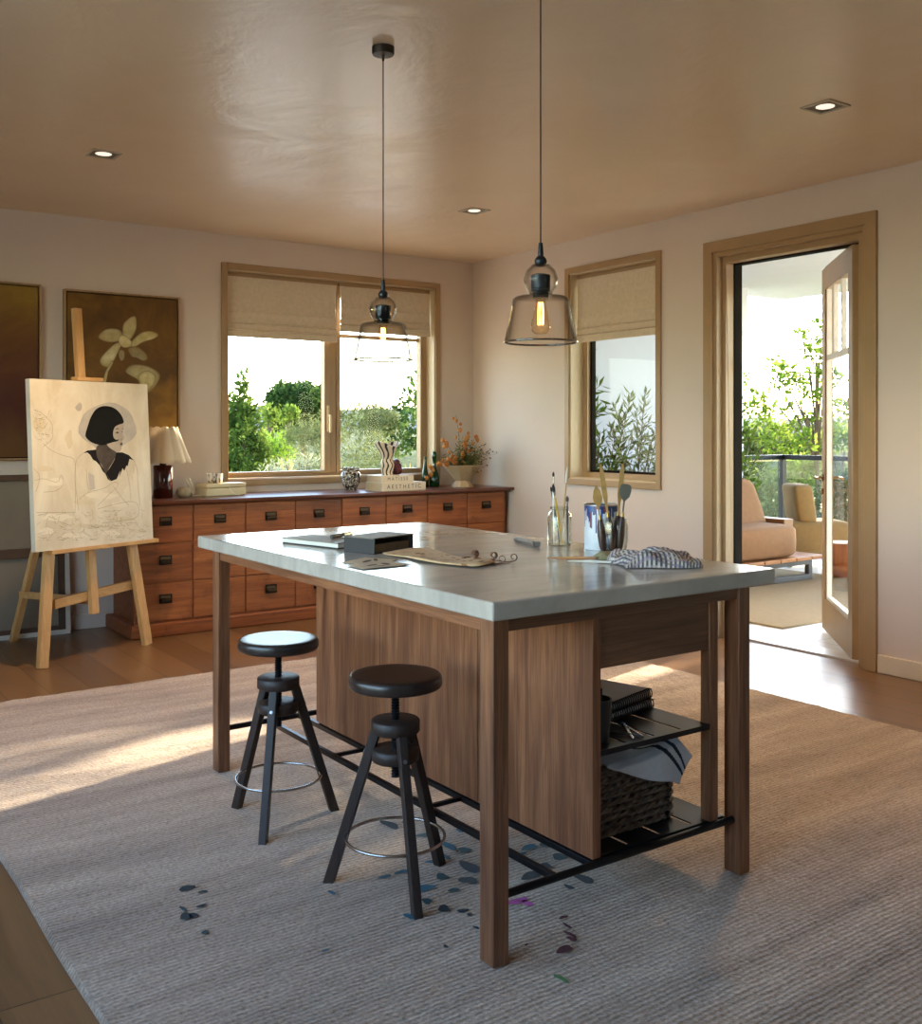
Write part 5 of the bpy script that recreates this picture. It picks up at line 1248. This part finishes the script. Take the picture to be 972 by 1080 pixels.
    mb = MB(); mb.grid(P, NU, NV, mi); o = mb.build('striped_towel', [m_t, m_s], smooth=80, norm=False, solid=.004)
    tag(o, 'white towel with navy stripes draped over the rim of the woven basket', 'towel')
on_shelf()
# ------------------------------------------------------------------ plants and the view
def leaf_faces(C, U, N, L, W, fold=.0):
    """diamond leaves: centre base C, direction U, face normal N, all numpy (n,3); lengths L, widths W"""
    Sd = np.cross(U, N); Sd /= np.linalg.norm(Sd, axis=1, keepdims=True)+1e-9
    L = L[:, None]; W = W[:, None]
    a = C; b = C+U*L*.45+Sd*W*.5-N*W*fold; c = C+U*L; d = C+U*L*.45-Sd*W*.5-N*W*fold
    return np.stack([a, b, c, d], 1).reshape(-1, 3)
def leaf_object(name, verts, mats, parent=None, stuff=False):
    n = len(verts)//4; root_ = parent
    if parent is not None:
        while root_.parent: root_ = root_.parent
        verts = verts-np.array(root_.location)
    me = bpy.data.meshes.new(name); me.vertices.add(n*4); me.vertices.foreach_set('co', verts.astype(np.float32).ravel())
    me.loops.add(n*4); me.loops.foreach_set('vertex_index', np.arange(n*4, dtype=np.int32))
    me.polygons.add(n); me.polygons.foreach_set('loop_start', np.arange(0, n*4, 4, dtype=np.int32)); me.polygons.foreach_set('loop_total', np.full(n, 4, np.int32))
    for m in (mats if isinstance(mats, list) else [mats]): me.materials.append(m)
    if isinstance(mats, list): me.polygons.foreach_set('material_index', np.random.randint(0, len(mats), n).astype(np.int32))
    me.update(calc_edges=True); me.validate()
    o = bpy.data.objects.new(name, me); COL.objects.link(o)
    if parent is not None: o.parent = parent
    if stuff: o['kind'] = 'stuff'
    return o
def unit(a): return a/(np.linalg.norm(a, axis=1, keepdims=True)+1e-9)
def cloud(clumps, per, size, aspect=.5, rng=None, up=.2, shell=.55):
    out = []
    for (c, r) in clumps:
        r = np.array(r if hasattr(r, '__len__') else (r, r, r)); n = max(4, int(per*(r.prod()**(2/3))))
        d = unit(rng.normal(size=(n, 3))); q = rng.uniform(shell, 1.05, (n, 1)); C = np.array(c)+d*r*q
        U = unit(d*.5+rng.normal(size=(n, 3))*.6+np.array([0, 0, up])); N = unit(np.cross(U, rng.normal(size=(n, 3))))
        L = rng.uniform(.6, 1.25, n)*size; out.append(leaf_faces(C, U, N, L, L*aspect, .15))
    return np.concatenate(out)
GZ = -3.0
LEAFK = .95
def dk(v): return (*[tuple(c*LEAFK for c in lin(q)) for q in v[:3]], *v[3:])
G_ = {k: leafmat(k, *(v if 'terrace' in k or 'olive' in k else dk(v))) for k, v in dict(  # fine-scaled tones and the conifer's yellow stop paint sun glints into the leaves
    conifer_green=('#26361a', '#53682b', '#a6b04e', .45, 5), oak_green=('#22321c', '#42572b', '#7d8c45', .4, 3), lime_green=('#40521f', '#6c7d33', '#98a34e', .4, .8),
    meadow_green=('#4d6a20', '#7b9636', '#b0bd5c', .4, .8), willow_green=('#4a4f32', '#6f7447', '#b0b070', .3, 3), dark_shrub=('#1c2a18', '#35462a', '#6f7d45', .3, 4),
    straw_gold=('#a0813c', '#c4a352', '#dcc27c', .35, 1.2), sage_pale=('#6b7354', '#97997a', '#c3c1a2', .3, 1.0), terrace_leaf=('#2e4420', '#56702c', '#93a546', .35, 6.), olive_leaf=('#4e5c42', '#75805c', '#a3a987', .3, 6.), sun_leaf=('#3c511c', '#6b7f30', '#a9b356', .45, 4)).items()}
m_bark = plain('brown_bark', '#5a4838', .9, var=.25, scale=8)
def tree(name, label, cat, base, clumps, mat, per, size, trunk_top=None, tr=.1, aspect=.5, seed=0, limbs=True, group=None, shell=.55):
    rng = np.random.default_rng(seed)
    r = root(name, base, label, cat, group=group)
    leaf_object('foliage', cloud(clumps, per, size, aspect, rng, shell=shell), mat, r, True)
    mb = MB(); b = V(base); t_ = V(trunk_top) if trunk_top else V(clumps[0][0])
    mb.tube([b, b.lerp(t_, .5)+V((tr*.6, 0, 0)), t_], [tr, tr*.75, tr*.4], 8)
    if limbs:
        for (c, q) in clumps[:14]:
            c = V(c); s = b.lerp(t_, min(.95, max(.3, (c.z-b.z)/(t_.z-b.z+.01)*.75))); mb.tube([s, s.lerp(c, .5)+V((0, 0, .1)), c], [tr*.38, tr*.25, tr*.1], 6)
    mb.build('trunk', m_bark, r, smooth=60); return r
def px(u, v, y=None, x=None): p = at(u, v, y=y, x=x); return p, depth(p)/1077
rnd = random.Random(21)
def view_back():
    # pointed evergreen at the left
    p, k = px(256, 396, y=20); H = p.z; cl = []
    z = H-.15; i = 0
    while z > GZ+.5:
        rr = .08+.27*(H-z)**.95; n = 1 if rr < .2 else int(4+rr*4)
        for j in range(n):
            a = j*2*PI/n+i*1.1; q = rr*.72*(0 if n == 1 else 1); cl.append(((p.x+q*math.cos(a)*rnd.uniform(.8, 1.25), p.y+q*math.sin(a), z+rnd.uniform(-.12, .12)), (max(.16, rr*.45), max(.16, rr*.45), .22)))
        z -= .24; i += 1
    tree('conifer', 'pointed sunlit evergreen at the left of the back window view', 'tree', (p.x, p.y, GZ), cl, G_['conifer_green'], 3600, .12, (p.x, p.y, H-1.2), .10, .45, 1, limbs=False, shell=.2)
    # large round tree far behind
    p, k = px(318, 432, y=46); R = 34*k; cl = []
    for i in range(34):
        d = V((rnd.gauss(0, 1), rnd.gauss(0, 1), rnd.gauss(0, .8))).normalized(); q = rnd.uniform(.5, .95)
        if d.z < -.5: d.z *= .4
        cl.append(((p.x+d.x*R*q, p.y+d.y*R*q, p.z+d.z*R*.85*q), R*rnd.uniform(.26, .42)))
    cl.append(((p.x, p.y, p.z), R*.7)); tree('broad_tree', 'large dark green round-crowned tree in the middle distance', 'tree', (p.x, p.y, GZ), cl, G_['oak_green'], 1500, .24, (p.x, p.y, p.z), .22, .6, 2, shell=.4)
    # light bushes in front of it
    for j, (u, v, rp, y, lb) in enumerate(((285, 437, 11, 34, 'small light green bush left of the round tree'), (303, 437, 10, 35, 'small light green bush under the round tree'))):
        p, k = px(u, v, y=y); R = rp*k; cl = [((p.x+rnd.uniform(-.6, .6)*R, p.y+rnd.uniform(-.6, .6)*R, p.z+rnd.uniform(-.5, .5)*R), R*.55) for _ in range(9)]+[((p.x, p.y, z_), R*.6) for z_ in np.arange(GZ+R*.5, p.z, R*.8)]
        tree('bush', lb, 'bush', (p.x, p.y, GZ), cl, G_['lime_green'], 700, .18, (p.x, p.y, p.z), .08, .6, 10+j, group='light bushes far behind')
    # bright meadow shrub
    p, k = px(287, 466, y=26); R = 23*k; cl = [((p.x+rnd.uniform(-1, 1)*R, p.y+rnd.uniform(-.5, .5)*R, p.z+rnd.uniform(-.7, .45)*R), R*.4) for _ in range(16)]+[((p.x, p.y, z_), R*.6) for z_ in np.arange(GZ+R*.5, p.z, R*.8)]
    tree('bush', 'bright yellow-green grassy bush right of the pointed evergreen', 'bush', (p.x, p.y, GZ), cl, G_['meadow_green'], 900, .16, (p.x, p.y, p.z), .06, .25, 14)
    # willow-grey bushes
    for j, (u, v, rp, y, lb) in enumerate(((334, 470, 34, 18, 'feathery grey-green bush filling the right of the left pane'), (382, 462, 42, 14.5, 'feathery grey-green bush filling the left of the right pane'), (405, 455, 26, 22, 'grey-green bush behind the striped vase'))):
        p, k = px(u, v, y=y); R = rp*k; cl = []
        for i in range(60):
            a = rnd.uniform(0, 2*PI); q = math.sqrt(rnd.uniform(.0, 1)); h = math.sqrt(max(0, 1-q*q*.9))
            cl.append(((p.x+R*q*math.cos(a), p.y+R*q*math.sin(a), p.z+R*(h*rnd.uniform(.5, 1.0)-.1)), (R*.16, R*.16, R*.26)))
        cl += [((p.x+rnd.uniform(-.5, .5)*R, p.y+rnd.uniform(-.5, .5)*R, z_), R*.6) for z_ in np.arange(GZ+R*.4, p.z, R*.35)]
        tree('willow_bush', lb, 'bush', (p.x, p.y, GZ), cl, G_['willow_green'], 2600, .10, (p.x, p.y, p.z-1.6), .08, .2, 20+j, group='feathery bushes', limbs=False)
    # leafy tree at the right edge of the window
    cl = []
    for (u, v, rp) in ((441, 398, 9), (438, 410, 7), (432, 424, 11), (441, 430, 12), (424, 436, 8), (436, 446, 14), (422, 452, 12), (440, 462, 14), (428, 468, 12), (413, 452, 7), (446, 415, 9), (450, 440, 14), (452, 465, 14), (418, 470, 9), (446, 385, 6)):
        p, k = px(u, v, y=14+rnd.uniform(-.5, .5)); cl.append((tuple(p), rp*k))
    p, k = px(445, 460, y=14); tree('leafy_tree', 'loose green broadleaf tree at the right edge of the back window view', 'tree', (p.x, p.y, GZ), cl, G_['oak_green'], 1500, .12, (p.x, p.y, 0.2), .06, .55, 30, limbs=False)
    # yellow grasses, pale shrubs
    def tuft(u, v, rp, hp, y, lb, mat, seed, n=500, name='grass_clump', cat='grass'):
        p, k = px(u, v, y=y); rng = np.random.default_rng(seed); R = rp*k; h = p.z+hp*k-GZ
        C = np.stack([rng.normal(0, R*.45, n)+p.x, rng.normal(0, R*.35, n)+p.y, np.full(n, GZ)+rng.uniform(h*.3, h*.8, n)], 1)
        U = unit(np.stack([rng.normal(0, .35, n), rng.normal(0, .35, n), np.ones(n)], 1)); N = unit(np.cross(U, rng.normal(size=(n, 3))))
        L = rng.uniform(.2, .45, n)*min(1.6, h*.35); r = root(name, (p.x, p.y, GZ), lb, cat); leaf_object('blades', leaf_faces(C, U, N, L, L*.06+.012), mat, r, True)
        C2 = C.copy(); C2[:, 2] = GZ; U2 = unit(C-C2+rng.normal(0, .05, (n, 3))); leaf_object('stalks', leaf_faces(C2, U2, unit(np.cross(U2, rng.normal(size=(n, 3)))), (C[:, 2]-GZ)+.1, np.full(n, .03)), G_['willow_green'], r, True)
    tuft(418, 490, 30, 16, 13, 'golden dry grass at the bottom right of the back window', G_['straw_gold'], 40, 1500)
    tuft(440, 486, 18, 16, 15, 'golden dry grass behind the green bottles', G_['straw_gold'], 45, 900)
    tuft(398, 496, 14, 10, 12.5, 'straw-coloured grass between the feathery bush and the striped vase', G_['straw_gold'], 46, 500)
    tuft(303, 476, 11, 10, 19, 'orange-gold flowering grass tuft in front of the bright bush', G_['straw_gold'], 41, 500)
    tuft(242, 492, 9, 14, 15, 'yellow-green shrub under the pointed evergreen', G_['lime_green'], 42, 700, 'shrub', 'bush')
    for j, (u, v, rp, y, lb) in enumerate(((318, 494, 22, 15, 'pale silvery shrub at the bottom of the left pane'), (291, 497, 16, 15.5, 'pale shrub at the foot of the pointed evergreen'))):
        p, k = px(u, v, y=y); R = rp*k; cl = [((p.x+rnd.uniform(-1, 1)*R, p.y+rnd.uniform(-.6, .6)*R, p.z+rnd.uniform(-.3, .75)*R*.6), R*.25) for _ in range(22)]+[((p.x, p.y, z_), R*.6) for z_ in np.arange(GZ+R*.3, p.z, R*.5)]
        tree('silver_shrub', lb, 'bush', (p.x, p.y, GZ), cl, G_['sage_pale'], 1500, .12, (p.x, p.y, p.z), .05, .2, 50+j, group='pale shrubs')
view_back()
# ground and hills
def land():
    mb = MB(); t = NT('dry_meadow'); n = t.noise(t.coords(), .4, 6, .7); t.set(t.ramp(n, [(.3, '#5a6434'), (.6, '#8a8550'), (.8, '#a79a62')]), .95)
    def P(u, v): 
        x = -60+u*320; y = -80+v*400
        return (x, y, GZ)
    mb.grid(P, 8, 8); struct(mb.build('ground', t.m, norm=False))
    def ridge(name, mat, D, h, a0, a1, seed, tex):
        rng = np.random.default_rng(seed); mb = MB(); N = 160; vs = []
        ph = rng.uniform(0, 6, 6)
        for j in range(4):
            for i in range(N+1):
                a = a0+(a1-a0)*i/N; e = sum(math.sin(a*f+q)*w for f, q, w in zip((7, 13, 29, 61, 120, 260), ph, (.35, .25, .12, .06, .05, .04)))
                z = GZ+(h*(1+e*.55)-GZ)*(0, .55, 1, .9)[j]; d = D*(1, 1.12, 1.3, 1.6)[j]
                vs.append((d*math.sin(a), d*math.cos(a), z if j else GZ-1))
        fs = [(j*(N+1)+i, j*(N+1)+i+1, (j+1)*(N+1)+i+1, (j+1)*(N+1)+i) for j in range(3) for i in range(N)]
        mb.add(vs, fs); struct(mb.build(name, mat, world=False, smooth=60))
    t = NT('haze_tinted_hill'); n = t.noise(t.coords(), .25, 8, .75); t.set(t.ramp(n, [(.35, '#3f4d48'), (.65, '#57635a')]), 1.); t.bump(n, 1, 3)  # distance haze is mixed into this blue-grey hill colour
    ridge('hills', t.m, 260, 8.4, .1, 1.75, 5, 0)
    t = NT('wooded_slope'); n = t.noise(t.coords(), .9, 8, .75); t.set(t.ramp(n, [(.35, '#3f4c2c'), (.65, '#74793f')]), 1.); t.bump(n, 1, 1.5)
    ridge('hill', t.m, 75, 1.2, -.1, 2.0, 9, 0)
land()
def view_door():
    X0 = 14
    cl = []
    for (u, v, rp) in ((866, 345, 8), (860, 362, 9), (870, 375, 10), (846, 352, 7), (852, 372, 8), (862, 392, 10), (850, 405, 8), (816, 384, 10), (828, 392, 10), (838, 400, 10), (822, 406, 9), (848, 418, 8), (868, 415, 11), (785, 398, 6), (786, 412, 6), (800, 420, 11), (790, 432, 10), (812, 432, 9), (830, 432, 8), (806, 446, 12), (822, 452, 10), (840, 448, 10), (858, 440, 9), (872, 450, 12), (850, 465, 12), (832, 468, 12), (812, 466, 11), (866, 470, 11), (880, 400, 12), (890, 430, 12), (785, 452, 10), (884, 460, 14), (893, 465, 12)):
        p, k = px(u, v, x=X0+rnd.uniform(-1, 1)); cl.append((tuple(p), rp*k))
    p, k = px(861, 480, x=X0); tree('ash_tree', 'tall sunlit young tree with airy branches seen through the open door', 'tree', (p.x, p.y, GZ), cl, G_['sun_leaf'], 2600, .115, (p.x, p.y, 2.4), .06, .5, 60, shell=.2)
    for j, (u, v, rp, x, m, lb) in enumerate(((810, 520, 24, 12.5, 'willow_green', 'grey-green shrub left of the ash trunk, behind the balustrade'), (845, 500, 22, 14, 'sun_leaf', 'yellow-green shrub directly behind the balustrade glass'), (855, 545, 26, 11.5, 'dark_shrub', 'dark green shrub low behind the balustrade'), (815, 560, 26, 11.8, 'dark_shrub', 'dark green shrub behind the outdoor sofa and balustrade'), (888, 520, 22, 12.5, 'dark_shrub', 'dark shrub seen through the lower door glass'), (795, 500, 16, 15, 'dark_shrub', 'dark shrub beside the terrace pillar'), (885, 480, 18, 17, 'sage_pale', 'pale shrub seen through the middle of the door glass'), (835, 585, 28, 10.8, 'straw_gold', 'dry golden shrub at the foot of the balustrade'))):
        p, k = px(u, v, x=x); R = rp*k; cl = [((p.x+rnd.uniform(-.8, .8)*R, p.y+rnd.uniform(-.8, .8)*R, p.z+rnd.uniform(-.6, .8)*R), R*.38) for _ in range(22)]+[((p.x, p.y, z_), R*.65) for z_ in np.arange(GZ+R*.5, max(GZ+R*.6, p.z), R*.6)]
        tree('shrub', lb, 'bush', (p.x, p.y, GZ), cl, G_[m], 1600, .12, (p.x, p.y, p.z), .05, .4, 70+j)
    # far belt of trees
    for j, (u, v, rp, x, lb) in enumerate(((800, 462, 20, 30, 'distant green tree left of the young tree'), (842, 466, 22, 32, 'distant green tree behind the young tree'), (880, 464, 20, 31, 'distant green tree seen through the door glass'), (770, 466, 20, 31, 'distant green tree hidden partly by the terrace pillar'))):
        p, k = px(u, v, x=x); R = rp*k; cl = [((p.x+rnd.uniform(-.8, .8)*R, p.y+rnd.uniform(-.8, .8)*R, p.z+rnd.uniform(-.8, .5)*R), R*.4) for _ in range(18)]+[((p.x, p.y, z_), R*.6) for z_ in np.arange(GZ+R*.5, p.z, R*.7)]
        tree('distant_tree', lb, 'tree', (p.x, p.y, GZ), cl, G_['willow_green'], 500, .26, (p.x, p.y, p.z), .12, .5, 90+j, group='distant trees beyond the terrace')
view_door()
# unseen tree added right of the doorway; gaps in its crown shape the sunlight
def added_shade_tree():
    AZ_, EL_ = math.radians(15), math.radians(16.2); cl = []; rd = random.Random(77); X = 14.0
    gaps = [((.4, 4.38), (1.02, 4.53)), ((1.12, 3.97), (1.66, 4.09)), ((.6, 3.50), (1.0, 3.60)), ((3.55, 3.80), (4.3, 4.0))]
    def up(fx, fy): k = X-fx; return (fy+k*math.tan(AZ_), k/math.cos(AZ_)*math.tan(EL_))
    segs = [(up(*a), up(*b)) for a, b in gaps]
    def near(y, z):
        m = 9
        for (a, b) in segs:
            for q in range(9):
                f = q/8; m = min(m, math.hypot(y-(a[0]+(b[0]-a[0])*f), (z-(a[1]+(b[1]-a[1])*f))))
        return m
    r_ = .2
    y = 5.2
    while y < 8.75:
        z = 2.2
        while z < 6.0:
            yy, zz = y+rd.uniform(-.05, .05), z+rd.uniform(-.05, .05); e = ((yy-6.9)/2.0)**2+((zz-4.05)/2.15)**2
            if e < 1.0+rd.uniform(-.1, .15) and near(yy, zz) > .205: cl.append(((X+rd.uniform(-.5, .5), yy, zz), r_))
            z += .19
        y += .19
    tree('added_shade_tree', 'unseen dense tree added beyond the terrace to break up the low sun', 'tree', (X, 6.9, GZ), cl, G_['oak_green'], 2600, .10, (X, 6.9, 2.6), .10, .6, 130, limbs=False)
added_shade_tree()
# potted shrubs on the terrace ---------------------------------------------------
def potted(x, y, label, stems, leafL, leafW, mat, seed, pot_h=.42, pot_r=.2, dens=34):
    rng = np.random.default_rng(seed); rd = random.Random(seed)
    r = root('potted_shrub', (x, y, .0095), label, 'plant', group='potted shrubs on the terrace')
    MB().lathe([(0, 0), (pot_r*.72, 0), (pot_r*.95, pot_h*.9), (pot_r, pot_h*.92), (pot_r, pot_h), (pot_r*.88, pot_h), (pot_r*.85, pot_h*.9), (0, pot_h*.9)], (x, y, .0095), 32).build('pot', plain('clay_pot_'+str(seed), '#b8a48c', .8, var=.08), r, smooth=40)
    mb = MB(); V_ = []
    for (dx, dy, h, bend) in stems:
        b = V((x+rd.uniform(-.05, .05), y+rd.uniform(-.05, .05), pot_h*.85)); e = V((x+dx, y+dy, h)); m = b.lerp(e, .5)+V((bend, -bend*.6, .06)); pts = []
        for i in range(9):
            t_ = i/8; pts.append(b*(1-t_)**2+m*2*t_*(1-t_)+e*t_*t_)
        mb.tube(pts, [.009*(1-.7*i/8) for i in range(9)], 6)
        n = int(dens*(e-b).length)
        twigs = [(pts, .22)]
        for k in range(int(4*(e-b).length)):
            f = rd.uniform(.3, .85); i = int(f*8); s = pts[i]; dd = V((rd.gauss(0, 1), rd.gauss(0, 1), rd.uniform(.2, 1.2))).normalized()*rd.uniform(.12, .3)
            q = [s, s+dd*.5, s+dd]; mb.tube(q, [.004, .003, .0015], 5); twigs.append((q, .05))
        for (q, f0) in twigs:
            Ln = sum((b_-a_).length for a_, b_ in zip(q, q[1:])); nn = max(7, int(n*Ln))
            for j in range(nn):
                f = f0+(1-f0)*j/nn; g = f*(len(q)-1); i = min(len(q)-2, int(g)); c = q[i].lerp(q[i+1], g-i); ax = (q[i+1]-q[i]).normalized()
                o = ax.orthogonal().normalized(); o.rotate(Matrix.Rotation(j*2.4+rd.uniform(-.3, .3), 3, ax)); u = (o*.85+ax*.75+V((0, 0, rd.uniform(-.25, .25)))).normalized()
                V_.append((c, u, (ax-u*ax.dot(u)).normalized(), leafL*rd.uniform(.65, 1.15)))
    mb.build('stems', m_bark, r, smooth=60)
    C = np.array([tuple(a[0]) for a in V_]); U = np.array([tuple(a[1]) for a in V_]); N = np.array([tuple(a[2]) for a in V_]); L = np.array([a[3] for a in V_])
    leaf_object('leaves', leaf_faces(C, U, N, L, L*leafW, .2), mat, r, True)
potted(5.8, 6.36, 'glossy green potted shrub outside the narrow window, at its left', [(-.12, -.1, 1.98, 0), (.1, .05, 1.55, .05), (-.25, .15, 1.5, -.03), (.18, -.15, 1.35, .05), (.0, .1, 1.7, 0), (.3, -.2, 1.62, .06), (-.1, -.25, 1.3, 0), (.15, .15, 1.2, 0), (-.3, -.05, 1.2, 0), (.02, -.2, 1.15, 0)], .125, .26, G_['terrace_leaf'], 101)
potted(6.22, 6.22, 'paler olive-leaved potted shrub outside the narrow window, at its right', [(.0, -.1, 1.62, 0), (.2, -.2, 1.5, .05), (-.2, .1, 1.35, 0), (.35, -.3, 1.45, .06), (.1, .1, 1.5, 0), (-.1, -.3, 1.3, 0), (.25, .0, 1.25, 0), (-.3, -.1, 1.2, 0), (.1, -.35, 1.2, 0), (.45, -.2, 1.25, 0)], .10, .24, G_['olive_leaf'], 102, dens=44)
potted(7.80, 6.54, 'small glossy potted shrub beside the terrace pillar', [(.0, -.1, 1.62, 0), (.15, -.1, 1.35, .05), (-.2, .0, 1.4, 0), (.1, .05, 1.2, .0), (-.1, -.2, 1.1, 0), (.22, -.18, 1.15, .0)], .12, .28, G_['terrace_leaf'], 103, pot_r=.12)

# ------------------------------------------------------------------ light
AZ, EL = math.radians(15), math.radians(16.2)
sd = V((math.cos(AZ)*math.cos(EL), math.sin(AZ)*math.cos(EL), math.sin(EL)))
L = bpy.data.lights.new('sun', 'SUN'); L.energy = SUN; L.color = (1.0, .83, .60); L.angle = math.radians(.5)
o = bpy.data.objects.new('sun', L); COL.objects.link(o); o.rotation_euler = sd.to_track_quat('Z', 'Y').to_euler(); o.location = (12, 6, 8)
w = bpy.data.worlds.new('sky'); S.world = w; w.use_nodes = True
n = w.node_tree.nodes; sk = n.new('ShaderNodeTexSky'); sk.sky_type = 'NISHITA'; sk.sun_disc = False; sk.sun_elevation = EL; sk.sun_rotation = PI/2-AZ; sk.air_density = 1.; sk.dust_density = .8; sk.ozone_density = 1.5
bgn = n['Background']; bgn.inputs['Strength'].default_value = SKY; w.node_tree.links.new(sk.outputs[0], bgn.inputs['Color'])

# ------------------------------------------------------------------ camera
cam = bpy.data.cameras.new('camera'); co = bpy.data.objects.new('camera', cam); COL.objects.link(co); S.camera = co
cam.sensor_fit = 'HORIZONTAL'; cam.sensor_width = 36; cam.lens = 36*FPX/972; cam.shift_x = 0; cam.shift_y = (CY-540)/972
co.location = (0, 0, CAMH); co.rotation_euler = (PI/2, 0, -YAW); cam.clip_start = .05; cam.clip_end = 2000
vs_ = S.view_settings; S.display_settings.display_device = 'sRGB'; vs_.view_transform = 'Standard'; vs_.look = 'None'; vs_.gamma = 1; vs_.use_curve_mapping = False; vs_.exposure = EXPO
cy = S.cycles
cy.max_bounces = 10; cy.diffuse_bounces = 6; cy.glossy_bounces = 4; cy.transmission_bounces = 6; cy.transparent_max_bounces = 24; cy.caustics_reflective = False; cy.caustics_refractive = False; cy.sample_clamp_indirect = 6; cy.use_denoising = True
